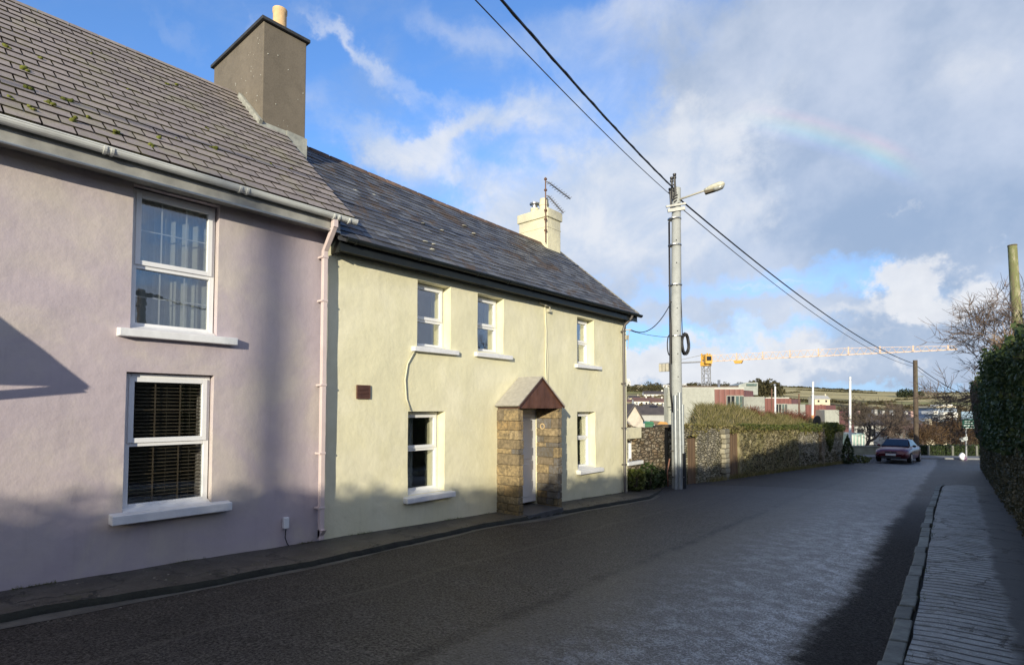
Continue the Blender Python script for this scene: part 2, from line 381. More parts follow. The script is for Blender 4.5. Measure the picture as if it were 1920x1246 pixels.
def m_asphalt():
    m, t = newmat('asphalt'); co = obj_co(t)
    sep = t.add('ShaderNodeSeparateXYZ'); t.link(co, sep.inputs[0]); x, y = sep.outputs[0], sep.outputs[1]
    # x measured from the right kerb, following its line
    kx = t.math('ADD', x, t.math('ADD', 0.50, t.math('MULTIPLY', t.math('MAXIMUM', y, 0), 0.0405)))
    n1 = t.noise(co, 0.7, 5, 0.6, 0.5); n2 = t.noise(co, 3, 5, 0.65); fine = t.noise(co, 120, 3, 0.6); agg = t.voro(co, 95)
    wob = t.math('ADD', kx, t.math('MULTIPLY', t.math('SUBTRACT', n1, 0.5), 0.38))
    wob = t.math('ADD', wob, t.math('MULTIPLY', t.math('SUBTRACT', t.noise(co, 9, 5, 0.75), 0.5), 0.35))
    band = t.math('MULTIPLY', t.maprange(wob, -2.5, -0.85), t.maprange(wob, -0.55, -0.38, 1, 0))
    gut = t.math('MULTIPLY', t.maprange(wob, -0.50, -0.30), t.maprange(y, 12, 19, 1, 0.25))
    c = t.mix(t.maprange(n2, 0.3, 0.7), (0.026, 0.023, 0.021), (0.056, 0.050, 0.043))
    c = t.mix(1.0, c, t.ramp(t.noise(co, 44, 4, 0.85), [(0.34, (.10,)*3), (0.5, (.9,)*3), (0.66, (3.2,)*3)]), 'MULTIPLY')
    c = t.mix(t.maprange(n1, 0.4, 0.7, 0, 0.5), c, (0.062, 0.054, 0.046))
    c = t.mix(t.maprange(agg, 0.0, 0.6, 0.5, 0), c, (0.10, 0.093, 0.085))
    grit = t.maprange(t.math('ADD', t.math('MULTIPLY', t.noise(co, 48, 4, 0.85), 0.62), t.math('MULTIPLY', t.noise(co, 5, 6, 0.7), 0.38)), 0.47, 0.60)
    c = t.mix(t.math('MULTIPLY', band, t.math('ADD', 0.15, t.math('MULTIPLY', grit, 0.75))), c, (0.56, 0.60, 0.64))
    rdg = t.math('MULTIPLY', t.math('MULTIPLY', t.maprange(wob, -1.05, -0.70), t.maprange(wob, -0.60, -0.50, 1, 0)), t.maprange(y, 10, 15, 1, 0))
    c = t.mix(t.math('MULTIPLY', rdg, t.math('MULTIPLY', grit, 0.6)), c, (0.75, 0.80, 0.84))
    c = t.mix(t.math('MULTIPLY', gut, 0.65), c, (0.018, 0.018, 0.019))
    # a long dark joint down the middle and cracks
    ln = t.math('ABSOLUTE', t.math('ADD', t.math('ADD', kx, 2.52), t.math('MULTIPLY', t.math('SUBTRACT', t.noise(co, 1.3, 6, 0.75), 0.5), 0.34)))
    c = t.mix(t.math('MULTIPLY', t.maprange(ln, 0.0, 0.13, 1, 0), t.maprange(n2, 0.30, 0.55)), c, (0.010, 0.010, 0.012))
    lb = t.math('MULTIPLY', t.maprange(wob, -2.55, -2.35), t.maprange(wob, -2.2, -1.6, 1, 0))
    c = t.mix(t.math('MULTIPLY', lb, 0.45), c, (0.13, 0.12, 0.10))
    ln2 = t.math('ABSOLUTE', t.math('ADD', t.math('ADD', kx, 4.1), t.math('MULTIPLY', t.math('SUBTRACT', t.noise(co, 0.5, 3), 0.5), 0.5)))
    c = t.mix(t.math('MULTIPLY', t.maprange(ln2, 0.0, 0.06, 1, 0), 0.5), c, (0.105, 0.095, 0.08))
    # transverse patches far down the road
    seg = t.voro(t.scalev(co, (0.10, 0.16, 0)), 1.0, out=1)
    sg = t.add('ShaderNodeSeparateColor'); t.link(seg, sg.inputs[0])
    c = t.mix(t.math('MULTIPLY', t.maprange(y, 9, 14), 0.6), c, t.mix(sg.outputs[0], (0.045, 0.045, 0.05), (0.10, 0.105, 0.115)))
    rough = t.math('ADD', 0.50, t.math('MULTIPLY', n2, 0.22))
    rough = t.math('SUBTRACT', rough, t.math('MULTIPLY', t.maprange(kx, -4.0, -1.3), 0.20))
    h = t.math('ADD', t.math('MULTIPLY', agg, 0.9), t.math('MULTIPLY', fine, 0.7))
    b = t.bump(h, 0.9, 0.014); b = t.bump(t.noise(co, 34, 4, 0.7), 0.8, 0.022, b); b = t.bump(n2, 0.35, 0.05, b)
    rough = t.math('ADD', rough, t.math('MULTIPLY', gut, 0.35))
    p = princ(t, c, rough, b, spec=0.55)
    sp = t.math('ADD', t.maprange(kx, -4.2, -2.2, 0.28, 0.50), t.math('MULTIPLY', band, 0.35))
    sp = t.math('MULTIPLY', sp, t.maprange(gut, 0, 1, 1, 0.36)); sp = t.math('MULTIPLY', sp, t.maprange(t.noise(co, 44, 4, 0.85), 0.38, 0.62, 0.25, 1.6))
    t.link(sp, p.inputs['Specular IOR Level']); return m
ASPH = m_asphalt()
def m_path(name, base, grooves):
    m, t = newmat(name); co = obj_co(t)
    sep = t.add('ShaderNodeSeparateXYZ'); t.link(co, sep.inputs[0]); x, y = sep.outputs[0], sep.outputs[1]
    n = t.noise(co, 2.5, 6, 0.65); n2 = t.noise(co, 22, 5, 0.8)
    c = t.mix(t.maprange(n, 0.3, 0.7), tuple(k*0.55 for k in base), tuple(k*1.25 for k in base))
    c = t.mix(t.maprange(n2, 0.45, 0.75, 0, 0.5), c, tuple(k*0.4 for k in base))
    crk = t.voro(t.vmath('ADD', co, t.vmath('MULTIPLY', t.noise(co, 7, 6, 0.75, out=1), (0.38, 0.38, 0))), 1.7, 'DISTANCE_TO_EDGE')
    ck = t.math('MULTIPLY', t.maprange(crk, 0.0, 0.022, 1, 0), t.maprange(t.noise(co, 1.1, 3), .42, .56))
    spk = t.voro(co, 38); c = t.mix(t.maprange(spk, 0.05, 0.28, 0.55, 0), c, tuple(min(1, k*2.6) for k in base))
    c = t.mix(t.maprange(t.noise(co, 5.5, 6, 0.75), 0.52, 0.66, 0, 0.6), c, (0.045, 0.050, 0.022))
    h = t.math('MULTIPLY', n2, 0.5)
    if grooves:
        ya = t.math('ADD', y, t.math('MULTIPLY', t.math('SUBTRACT', t.noise(co, 1.6, 3), 0.5), 0.035))
        ya = t.math('ADD', ya, t.math('MULTIPLY', x, -0.06))
        s = t.math('ABSOLUTE', t.math('SINE', t.math('MULTIPLY', ya, math.pi/0.135)))
        g = t.math('MULTIPLY', t.maprange(s, 0.10, 0.55, 1, 0), t.maprange(t.noise(co, 5, 4, 0.7), 0.30, 0.46))
        edge = t.maprange(t.math('ADD', t.math('ADD', x, t.math('MULTIPLY', y, 0.0325)), t.math('MULTIPLY', t.noise(co, 2.5, 4), 0.25)), 0.34, 0.42, 1, 0)
        g = t.math('MULTIPLY', g, edge)
        c = t.mix(t.math('MULTIPLY', g, 0.95), c, (0.014, 0.015, 0.014))
        c = t.mix(t.math('SUBTRACT', 1.0, edge), c, (0.055, 0.056, 0.056))
        h = t.math('SUBTRACT', h, t.math('MULTIPLY', g, 1.8))
    c = t.mix(ck, c, (0.012, 0.013, 0.011))
    h = t.math('SUBTRACT', h, t.math('MULTIPLY', ck, 1.5))
    b = t.bump(h, 0.8, 0.012); b = t.bump(t.noise(co, 110, 3), 0.4, 0.005, b)
    princ(t, c, t.math('ADD', 0.45, t.math('MULTIPLY', n, 0.2)), b, spec=0.5); return m
PATHR = m_path('grooved_concrete', (0.28, 0.295, 0.29), True)
PATHL = m_path('dark_footpath', (0.075, 0.068, 0.058), False)
KERBM = simple('kerb_stone', (0.135, 0.15, 0.135), 0.7, 0.5, 9, 0.5, 40, usevar=True)
def m_rubble(name, s1, s2, mort, scale=5.5, moss=0.35, flat=0.36):
    m, t = newmat(name); co = obj_co(t)
    w = t.vmath('MULTIPLY', t.vmath('SUBTRACT', t.noise(co, 6, 5, 0.7, out=1), (0.5, 0.5, 0.5)), (0.16, 0.16, 0.12))
    p = t.vmath('MULTIPLY', t.vmath('ADD', co, w), (1, 1, 1/flat))
    d = t.voro(p, scale*0.85, 'DISTANCE_TO_EDGE'); cell = t.voro(p, scale*0.85, out=1)
    sc = t.add('ShaderNodeSeparateColor'); t.link(cell, sc.inputs[0])
    c = t.ramp(sc.outputs[0], [(0, s1), (0.55, tuple((a+b)/2 for a, b in zip(s1, s2))), (1, s2)])
    c = t.mix(t.maprange(t.noise(co, 24, 6, 0.7), 0.3, 0.75, 0, 0.5), c, tuple(k*0.42 for k in s1))
    c = t.mix(t.maprange(d, 0.0, 0.085, 1, 0), c, mort)
    ms = t.maprange(t.noise(co, 1.6, 6, 0.68), 0.45, 0.62, 0, moss)
    c = t.mix(ms, c, (0.14, 0.13, 0.05))
    h = t.math('ADD', t.maprange(d, 0, 0.16), t.math('MULTIPLY', t.noise(co, 28, 4), 0.35))
    b = t.bump(h, 1.0, 0.05); princ(t, c, 0.9, b, spec=0.2); return m
RUB1 = m_rubble('rubble_stone', (0.27, 0.20, 0.13), (0.50, 0.44, 0.33), (0.06, 0.045, 0.03), 5.2, 0.35)
RUB2 = m_rubble('mossy_rubble', (0.30, 0.27, 0.19), (0.62, 0.58, 0.46), (0.05, 0.045, 0.03), 6.0, 0.45)
def m_mossy():
    m, t = newmat('mossy_render'); co = obj_co(t)
    n = t.noise(t.scalev(co, (1, 1, 0.5)), 7, 7, 0.72); n2 = t.noise(co, 1.2, 5, 0.6)
    c = t.ramp(n, [(0.28, (0.10, 0.085, 0.045)), (0.5, (0.30, 0.26, 0.15)), (0.72, (0.46, 0.42, 0.29))])
    c = t.mix(t.maprange(n2, 0.4, 0.65, 0, 0.5), c, (0.24, 0.23, 0.09))
    princ(t, c, 0.95, t.bump(n, 0.8, 0.05), spec=0.15); return m
MOSSW = m_mossy()
def m_conc(name, col):
    m, t = newmat(name); co = obj_co(t)
    n = t.noise(t.scalev(co, (1, 1, 0.25)), 1.3, 6, 0.6); n2 = t.noise(co, 6, 5, 0.6)
    c = t.mix(t.maprange(n, 0.35, 0.7, 0, 0.6), col, tuple(k*0.68 for k in col)); c = t.mix(t.maprange(n2, 0.4, 0.7, 0, 0.35), c, tuple(k*0.5 for k in col)); c = t.mix(t.maprange(t.noise(co, 40, 4, .8), .35, .7, 0, .3), c, tuple(min(1, k*1.5) for k in col))
    princ(t, c, 0.8, t.bump(n2, 0.2, 0.02), spec=0.3); return m
CONC = m_conc('board_concrete', (0.40, 0.41, 0.36))
CHIM = m_conc('sooty_render', (0.185, 0.160, 0.125))
POLE = m_conc('galvanised_pole', (0.40, 0.42, 0.41))
def m_clad():
    m, t = newmat('red_cladding'); co = obj_co(t)
    sep = t.add('ShaderNodeSeparateXYZ'); t.link(co, sep.inputs[0])
    q = t.math('ADD', t.math('MULTIPLY', sep.outputs[0], CC), t.math('MULTIPLY', sep.outputs[1], CS))
    s = t.math('ABSOLUTE', t.math('SINE', t.math('MULTIPLY', q, math.pi/0.45)))
    c = t.mix(t.maprange(s, 0, 0.35, 1, 0), (0.225, 0.095, 0.078), (0.11, 0.045, 0.04))
    c = t.mix(t.maprange(t.noise(co, 1.2, 5), 0.35, 0.7, 0, 0.4), c, (0.17, 0.07, 0.06))
    princ(t, c, 0.55, t.bump(s, 0.4, 0.04)); return m
CLAD = m_clad()
def m_leaf(name, a, b, c3, rough=0.55, trans=0.25):
    m, t = newmat(name); v = attr(t); co = obj_co(t)
    c = t.ramp(v, [(0, a), (0.55, b), (1, c3)])
    c = t.mix(t.maprange(t.noise(co, 0.9, 4), 0.35, 0.65, 0, 0.5), c, a)
    p = t.add('ShaderNodeBsdfPrincipled'); t.link(c, p.inputs['Base Color']); p.inputs['Roughness'].default_value = rough
    p.inputs['Specular IOR Level'].default_value = 0.3
    tr = t.add('ShaderNodeBsdfTranslucent'); t.link(c, tr.inputs[0])
    mx = t.add('ShaderNodeMixShader'); mx.inputs[0].default_value = trans; t.link(p.outputs[0], mx.inputs[1]); t.link(tr.outputs[0], mx.inputs[2])
    o = t.add('ShaderNodeOutputMaterial'); t.link(mx.outputs[0], o.inputs[0]); return m
IVY = m_leaf('ivy_leaf', (0.024, 0.044, 0.016), (0.052, 0.085, 0.028), (0.11, 0.14, 0.05))
IVYD = m_leaf('dry_ivy_leaf', (0.05, 0.052, 0.024), (0.115, 0.10, 0.05), (0.20, 0.165, 0.095))
IVYL = m_leaf('bright_ivy_leaf', (0.06, 0.08, 0.02), (0.11, 0.135, 0.03), (0.17, 0.18, 0.05))
GRASSM = m_leaf('rough_grass', (0.12, 0.12, 0.035), (0.29, 0.25, 0.10), (0.44, 0.36, 0.21), 0.8, 0.3)
REDT = m_leaf('red_twig_leaf', (0.13, 0.05, 0.035), (0.22, 0.085, 0.06), (0.30, 0.15, 0.10), 0.8, 0.2)
BRNT = m_leaf('brown_leaf', (0.07, 0.042, 0.022), (0.13, 0.08, 0.04), (0.20, 0.135, 0.075), 0.8, 0.2)
BARK = simple('bark', (0.085, 0.068, 0.052), 0.9, 0.35, 12, 0.6, 50)
TWIG = simple('twig', (0.135, 0.10, 0.08), 0.9, 0.35, 3, 0)
WOODP = simple('weathered_wood', (0.095, 0.072, 0.05), 0.85, 0.35, 10, 0.5, 50)
def m_mosspole():
    m, t = newmat('mossy_wood'); co = obj_co(t)
    n = t.noise(t.scalev(co, (1, 1, 0.25)), 9, 6, 0.65)
    c = t.ramp(n, [(0.35, (0.20, 0.17, 0.11)), (0.5, (0.19, 0.21, 0.09)), (0.66, (0.42, 0.38, 0.28))])
    princ(t, c, 0.9, t.bump(n, 0.5, 0.02), spec=0.2); return m
MPOLE = m_mosspole()
def m_wooddoor():
    m, t = newmat('door_planks'); co = obj_co(t)
    n = t.noise(t.scalev(co, (6, 30, 0.8)), 1.0, 6, 0.6)
    c = t.ramp(n, [(0.3, (0.10, 0.065, 0.04)), (0.6, (0.20, 0.135, 0.085)), (0.8, (0.28, 0.20, 0.14))])
    princ(t, c, 0.85, t.bump(n, 0.5, 0.01), spec=0.25); return m
DOORW = m_wooddoor()
# ---------------------------------------------------------------- ground
def G(Y):
    a = -1.65-.034*min(Y, 14)
    if Y > 14: a -= .046*(min(Y, 40)-14)
    if Y > 40: a -= .01*(Y-40)
    return a
def ss(a, b, x):
    t = max(0, min(1, (x-a)/(b-a))); return t*t*(3-2*t)
def interp(x, P):
    if x <= P[0][0]: return P[0][1]
    for (a, b), (c, d) in zip(P, P[1:]):
        if x <= c: return b+(d-b)*(x-a)/(c-a)
    return P[-1][1]
FAR = [(50, -7), (100, -8.8), (200, -7.6), (270, -4.6), (330, -1.0), (380, 1.2), (430, 3.6), (560, 9.5), (700, 17), (860, 26), (1050, 30), (1400, 24), (4500, -20)]
def H(x, y):
    near = G(max(-60, min(y, 60)))-0.16
    if x > 1.6: near += 0.9*ss(1.6, 2.6, x)*(1-ss(38, 44, y))
    r = math.hypot(x, y); az = math.atan2(x, y)
    f = interp(r, FAR)
    if f > 0 or r > 350:
        k = 1.22-0.42*ss(-0.45, 0.0, az)
        f += 8; f *= 1; f = f*k-8*1
        f += 3.5*noise.noise(Vector((x/160, y/160, 3)))*ss(300, 700, r)
    w = max(ss(49, 75, y), ss(-9.0, -34, x)*ss(14, 24, y))
    if y < 14: w = 0 if x > -12 else 0.25*ss(-12, -60, x)
    return near*(1-w)+f*w
def build_terrain():
    V = []; F = []; rs = [0.01]+[2.0*1.055**i for i in range(145)]
    angs = [math.radians(a) for a in np.arange(-95, 30, 0.75)]+[math.radians(a) for a in np.arange(30, 265, 4)]
    n = len(angs)
    for r in rs:
        for a in angs:
            x, y = r*math.sin(a), r*math.cos(a); V.append((x, y, H(x, y)))
    for i in range(len(rs)-1):
        for k in range(n):
            k2 = (k+1) % n; F.append((i*n+k, (i+1)*n+k, (i+1)*n+k2, i*n+k2))
    m, t = newmat('fields'); co = obj_co(t)
    p = t.vmath('ADD', co, t.vmath('MULTIPLY', t.noise(co, 0.006, 3, out=1), (60, 60, 0)))
    p = t.scalev(p, (0.6, 1.0, 0))
    cell = t.voro(p, 0.0085, out=1); de = t.voro(p, 0.0085, 'DISTANCE_TO_EDGE')
    sc = t.add('ShaderNodeSeparateColor'); t.link(cell, sc.inputs[0])
    c = t.ramp(sc.outputs[0], [(0, (0.50, 0.42, 0.20)), (0.3, (0.36, 0.34, 0.13)), (0.55, (0.58, 0.48, 0.23)), (0.8, (0.27, 0.24, 0.10)), (0.93, (0.60, 0.48, 0.28))], 'CONSTANT')
    c = t.mix(t.maprange(t.noise(co, 0.05, 6, 0.65), 0.35, 0.7, 0, 0.35), c, (0.30, 0.24, 0.12))
    c = t.mix(t.maprange(de, 0.0, 0.05, 1, 0), c, (0.05, 0.045, 0.022))
    sep = t.add('ShaderNodeSeparateXYZ'); t.link(co, sep.inputs[0])
    town = t.maprange(t.vmath('LENGTH', co, out=1), 260, 420, 1, 0)
    c = t.mix(town, c, t.ramp(t.noise(co, 0.12, 6, 0.7), [(0.35, (0.06, 0.055, 0.035)), (0.6, (0.13, 0.12, 0.07)), (0.75, (0.20, 0.18, 0.14))]))
    princ(t, c, 0.95, t.bump(t.noise(co, 0.5, 6), 0.6, 0.6), spec=0.1)
    o = np_mesh('terrain', np.array(V), np.array(F), m, smooth=True); tag(o, kind='structure')
build_terrain()
KERB = [(-40, -0.45), (0, -0.50), (4.4, -0.64), (6.6, -0.72), (11.5, -0.96), (16, -1.16), (21.7, -1.38), (22.3, -1.34), (60, -0.2)]
def kx(Y): return interp(Y, KERB)
def hx(Y): return 0.58-0.0325*Y if Y > -8 else 0.84      # hedge face
def lx(Y): return interp(Y, [(-40, -6.27), (1, -6.24), (2.2, -6.12), (3.8, -6.12), (6.7, -6.40), (9.7, -6.31), (12.3, -6.22), (14.2, -6.75), (16, -7.05), (60, -7.05)])
def road_z(x, Y):
    l = lx(Y); s = max(0, min(1, (x-l)/(kx(Y)-l)))
    lift = ss(12, 15.5, Y)
    zl = G(Y)-0.085*(1-lift); zr = G(Y)-0.02
    return zl*(1-s)+zr*s+0.05*math.sin(math.pi*s)
def sheet(name, fx0, fx1, y0, y1, dy, nx, fz, mat):
    mb = MB(); ys = np.arange(y0, y1+dy*0.5, dy); V = []; F = []
    for Y in ys:
        a, b = fx0(Y), fx1(Y)
        for i in range(nx+1):
            x = a+(b-a)*i/nx; V.append((x, Y, fz(x, Y)))
    for j in range(len(ys)-1):
        for i in range(nx):
            q = j*(nx+1)+i; F.append((q, q+1, q+nx+2, q+nx+1))
    o = np_mesh(name, np.array(V), np.array(F), mat, smooth=True); return tag(o, kind='structure')
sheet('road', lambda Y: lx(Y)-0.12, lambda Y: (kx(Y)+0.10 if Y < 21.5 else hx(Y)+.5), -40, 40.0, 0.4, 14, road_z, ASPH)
sheet('side_road', lambda Y: -30, lambda Y: 25, 38.8, 60, 0.8, 20, lambda x, Y: (G(Y)-0.004 if Y > 41 else G(Y)-0.012), ASPH)
# right footpath slab
sheet('footpath', lambda Y: kx(Y)+0.155+0.02*noise.noise(Vector((0, Y*2, 3))), lambda Y: hx(Y)+0.5, -40, 24.4, 0.3, 8, lambda x, Y: G(Y)+0.10*(1-ss(22.2, 24.2, Y))+0.012*noise.noise(Vector((x*2, Y*1.3, 0)))-0.012*ss(0.12, 0, x-kx(Y)-.16), PATHR)
mb = MB(); y = -40.0
while y < 21.8:
    L = random.choice([0.42, 0.55, 0.62, 0.7, 0.5, 0.9]) ; g = random.uniform(0.008, 0.03)
    y2 = y+L-g; x0, x1 = kx(y), kx(y2); dz = random.uniform(-.008, .01); dx = random.uniform(-.012, .012)
    za, zb = G(y)+.11+dz, G(y2)+.11+dz*0.6
    mb.hexa([(x0+dx, y, za-.3), (x0+.135+dx, y, za-.3), (x1+.135+dx, y2, zb-.3), (x1+dx, y2, zb-.3), (x0+dx+.015, y, za-.012), (x0+.135+dx, y, za), (x1+.135+dx, y2, zb), (x1+dx+.015, y2, zb-.012)], random.random())
    y += L
tag(mb.build('kerb', KERBM, bevel=0.012), kind='structure')
mb = MB()
for Y in np.arange(-40, 21.5, .5): mb.quad((kx(Y)+.1, Y, G(Y)+.065), (kx(Y)+.22, Y, G(Y)+.075), (kx(Y+.5)+.22, Y+.5, G(Y+.5)+.075), (kx(Y+.5)+.1, Y+.5, G(Y+.5)+.065))
tag(mb.build('kerb_joint', simple('wet_dirt', (0.010, 0.011, 0.009), 0.95, 0.4, 20, 0.5, 60)), kind='structure')
# left footpath with a rough broken kerb edge
def lpath():
    V = []; F = []; ys = np.arange(-20, 14.2, 0.08); prof = [(0.95, 0.0), (0.6, 0.0), (0.25, -0.003), (0.10, -0.006), (0.03, -0.018), (0.0, -0.05), (-0.01, -0.11), (-0.015, -0.2)]
    for Y in ys:
        j = 0.05*noise.noise(Vector((Y*1.1, 1, 0)))+0.025*noise.noise(Vector((Y*5, 2, 0)))
        for k, (dx, dz) in enumerate(prof):
            x = lx(Y)-dx+(j if k > 1 else 0); z = G(Y)+dz+0.010*noise.noise(Vector((x*3, Y*3, 0)))
            V.append((x, Y, z))
    n = len(prof); F2 = []
    for i in range(len(ys)-1):
        for k in range(n-1):
            q = i*n+k; (F if k < 4 else F2).append((q, q+1, q+n+1, q+n))
    tag(np_mesh('footpath', np.array(V), np.array(F), PATHL, smooth=True), kind='structure')
    tag(np_mesh('kerb', np.array(V), np.array(F2), simple('mossy_kerb', (.022, .023, .017), .9, .6, 7, .9, 35), smooth=True), kind='structure')
lpath()
# damp gutter strip against the left kerb
sheet('gutter_strip', lambda Y: lx(Y)-0.05, lambda Y: lx(Y)+max(.0, 0.13+0.20*noise.noise(Vector((Y*.55, 5, 0)))), -20, 13, .25, 3, lambda x, Y: road_z(x, Y)+0.005,
      simple('pale_gutter', (0.085, 0.085, 0.078), 0.55, 0.45, 5, 0.4, 60))
# loose grit, leaves and weeds lying on the left footpath and in the gutters
def grit(n, fx, y0, y1, fz, smin, smax, mat, name, label):
    q = MB()
    for k in range(n):
        Y = random.uniform(y0, y1); x = fx(Y); s_ = random.uniform(smin, smax)*(1.5 if random.random() < .06 else 1)
        q.sphere((x, Y, fz(x, Y)+s_*.2), (s_, s_*random.uniform(.6, 1.3), s_*.45), 5, 4, jit=.3, var=random.random())
    tag(q.build(name, mat), label, 'grit', kind='stuff')
PEB = simple('pebble', (.17, .155, .13), .9, .5, 9, .3, 40, usevar=True)
grit(620, lambda Y: lx(Y)-random.uniform(.0, .75), .4, 12.3, lambda x, Y: G(Y)-.004, .004, .013, PEB, 'grit', 'small pale grit scattered over the narrow footpath below the houses')
grit(500, lambda Y: lx(Y)+abs(random.gauss(.05, .22)), .4, 13.5, road_z, .004, .012, PEB, 'grit', 'small stones lying in the gutter along the left kerb')
grit(500, lambda Y: kx(Y)-abs(random.gauss(.03, .16)), 4, 21, road_z, .003, .008, simple('dark_pebble', (.075, .072, .068), .9, .5, 9, .3, 40), 'grit', 'small stones lying in the dark gutter beside the right kerb')
def tufts(n, fx, y0, y1, fz, h, label):
    Y = rng.uniform(y0, y1, n); k = np.array([noise.noise(Vector((y*2.2, 9, 0))) for y in Y]) > .12; Y = Y[k]
    X = np.array([fx(y) for y in Y]); Z = np.array([fz(x, y) for x, y in zip(X, Y)]); V, F = blades(np.stack([X, Y, Z], 1), h, .006, .6)
    tag(np_mesh('weeds', V, F, IVYL), label, 'weeds', kind='stuff')
tufts(2600, lambda Y: -6.985+random.random()*.03, .5, 12.5, lambda x, Y: G(Y)-.005, .035, 'tiny weeds and moss along the foot of the house walls')
tufts(1800, lambda Y: kx(Y)+.145+random.random()*.05, 3.5, 21.5, lambda x, Y: G(Y)+.075, .035, 'moss and weeds in the joint behind the right kerb')
# ---------------------------------------------------------------- facade helper
XW = -7.0
def facade(xw, Y0, Y1, ztop, openings, amp, seed, mat_reveal_depth=0.5, step=0.10):
    """front wall with real openings and deep reveals; surface gently uneven"""
    f = lambda y, z: xw+amp*noise.noise(Vector((y*.8, z*.8, seed)))+amp*.5*noise.noise(Vector((y*2.6, z*2.6, seed+9)))
    ys = sorted(set([Y0, Y1]+[o[0] for o in openings]+[o[1] for o in openings])); zs = sorted(set([-2.6, ztop]+[o[2] for o in openings]+[o[3] for o in openings]))
    def fine(a):
        r = []
        for p, q in zip(a, a[1:]):
            n = max(1, round((q-p)/step)); r += [p+(q-p)*i/n for i in range(n)]
        return r+[a[-1]]
    ys, zs = fine(ys), fine(zs); mb = MB(); idx = {}
    def vid(i, j):
        if (i, j) not in idx: idx[(i, j)] = len(mb.v); mb.v.append((f(ys[i], zs[j]), ys[i], zs[j]))
        return idx[(i, j)]
    for i in range(len(ys)-1):
        for j in range(len(zs)-1):
            cy, cz = (ys[i]+ys[i+1])/2, (zs[j]+zs[j+1])/2
            if any(o[0] < cy < o[1] and o[2] < cz < o[3] for o in openings): continue
            mb.f.append((vid(i, j), vid(i+1, j), vid(i+1, j+1), vid(i, j+1))); mb.a.append(.5); mb.m.append(0)
    D = xw-mat_reveal_depth
    for o in openings:
        oy = [y for y in ys if o[0]-1e-6 <= y <= o[1]+1e-6]; oz = [z for z in zs if o[2]-1e-6 <= z <= o[3]+1e-6]
        for z in (o[2], o[3]):
            for a, b in zip(oy, oy[1:]): mb.quad((f(a, z), a, z), (f(b, z), b, z), (D, b, z), (D, a, z))
        for y in (o[0], o[1]):
            for a, b in zip(oz, oz[1:]): mb.quad((f(y, a), y, a), (f(y, b), y, b), (D, y, b), (D, y, a))
        # inner lining
    return mb
def frame_box(mb, x0, x1, y0, y1, z0, z1, w, wb=None, wt=None):
    wb = wb or w; wt = wt or w
    mb.box(x0, x1, y0, y0+w, z0, z1); mb.box(x0, x1, y1-w, y1, z0, z1)
    mb.box(x0, x1, y0+w, y1-w, z0, z0+wb); mb.box(x0, x1, y0+w, y1-w, z1-wt, z1)
def window(parent, y0, y1, z0, z1, recess, zt, bars, back, sill, label=None):
    xf = XW-recess; e = 0.012
    mb = MB(); frame_box(mb, xf-.06, xf, y0+e, y1-e, z0, z1-e, .055, .075, .06)
    mb.box(xf-.06, xf-.002, y0+e+.055, y1-e-.055, zt-.035, zt+.03)
    w = mb.build('window', PVC, parent, bevel=.004)
    if label: w['label'] = label
    mb = MB(); frame_box(mb, xf-.03, xf+.018, y0+.045, y1-.045, zt+.005, z1-.05, .052); mb.build('sash', PVC, w, bevel=.004)
    for a, b, c in ((zt+.04, z1-.09, xf-.012), (z0+.07, zt-.03, xf-.035)):
        q = MB(); q.box(c-.008, c, y0+.06, y1-.06, a, b); q.build('pane', GLASS, w)
    if bars:
        q = MB(); wy = (y1-y0-.12)/3
        for a, b, c in ((zt+.055, z1-.10, xf-.035), (z0+.075, zt-.035, xf-.058)):
            for k in (1, 2): q.box(c-.008, c, y0+.06+wy*k-.007, y0+.06+wy*k+.007, a, b)
            m_ = (a+b)/2; q.box(c-.0079, c+.001, y0+.06, y1-.06, m_-.006, m_+.006)
        q.build('glazing_bar', simple('grey_bar', (.42, .43, .43), .5, .1, 8, 0) if bars == 1 else BARB, w)
    if back == 'blind':
        q = MB(); z = z0+.06
        while z < z1-.06:
            w_ = .003*math.sin(z*19)
            q.hexa([(xf-.092, y0+.02, z-.008), (xf-.080, y0+.02, z-.002+w_), (xf-.080, y1-.02, z-.002), (xf-.092, y1-.02, z-.008),
                    (xf-.092, y0+.02, z-.002), (xf-.080, y0+.02, z+.006+w_), (xf-.080, y1-.02, z+.006), (xf-.092, y1-.02, z-.002)]); z += .040
        for yy in (y0+.25, (y0+y1)/2, y1-.2): q.box(xf-.079, xf-.077, yy, yy+.004, z0+.05, z1-.05)
        q.build('blind', BLIND, w)
    elif back:
        for (c0, c1, mat_, za, zb) in back:
            q = MB(); n = max(4, int((c1-c0)/.02)); P = [(xf-.16+.018*math.sin(i*1.1+c0*7), c0+(c1-c0)*i/n) for i in range(n+1)]
            for (xa, ya), (xb, yb) in zip(P, P[1:]): q.quad((xa, ya, za), (xb, yb, za), (xb, yb, zb), (xa, ya, zb))
            q.build('curtain', mat_, w)
    s0, s1, sz, th, pr = sill
    q = MB(); q.hexa([(xf-.0, s0+.0, sz-th), (XW+pr, s0, sz-th), (XW+pr, s1, sz-th), (xf-.0, s1, sz-th),
                      (xf, s0, sz+.02), (XW+pr, s0, sz), (XW+pr, s1, sz), (xf, s1, sz+.02)])
    if recess < .15: pass
    # sloped slab inside the opening
    q.hexa([(xf-.001, y0+.003, z0-.05), (XW+.004, y0+.003, sz-.01), (XW+.004, y1-.003, sz-.01), (xf-.001, y1-.003, z0-.05),
            (xf-.001, y0+.003, z0+.045), (XW+.004, y0+.003, sz+.012), (XW+.004, y1-.003, sz+.012), (xf-.001, y1-.003, z0+.045)])
    q.build('sill', SILLW, w, bevel=.008)
    return w
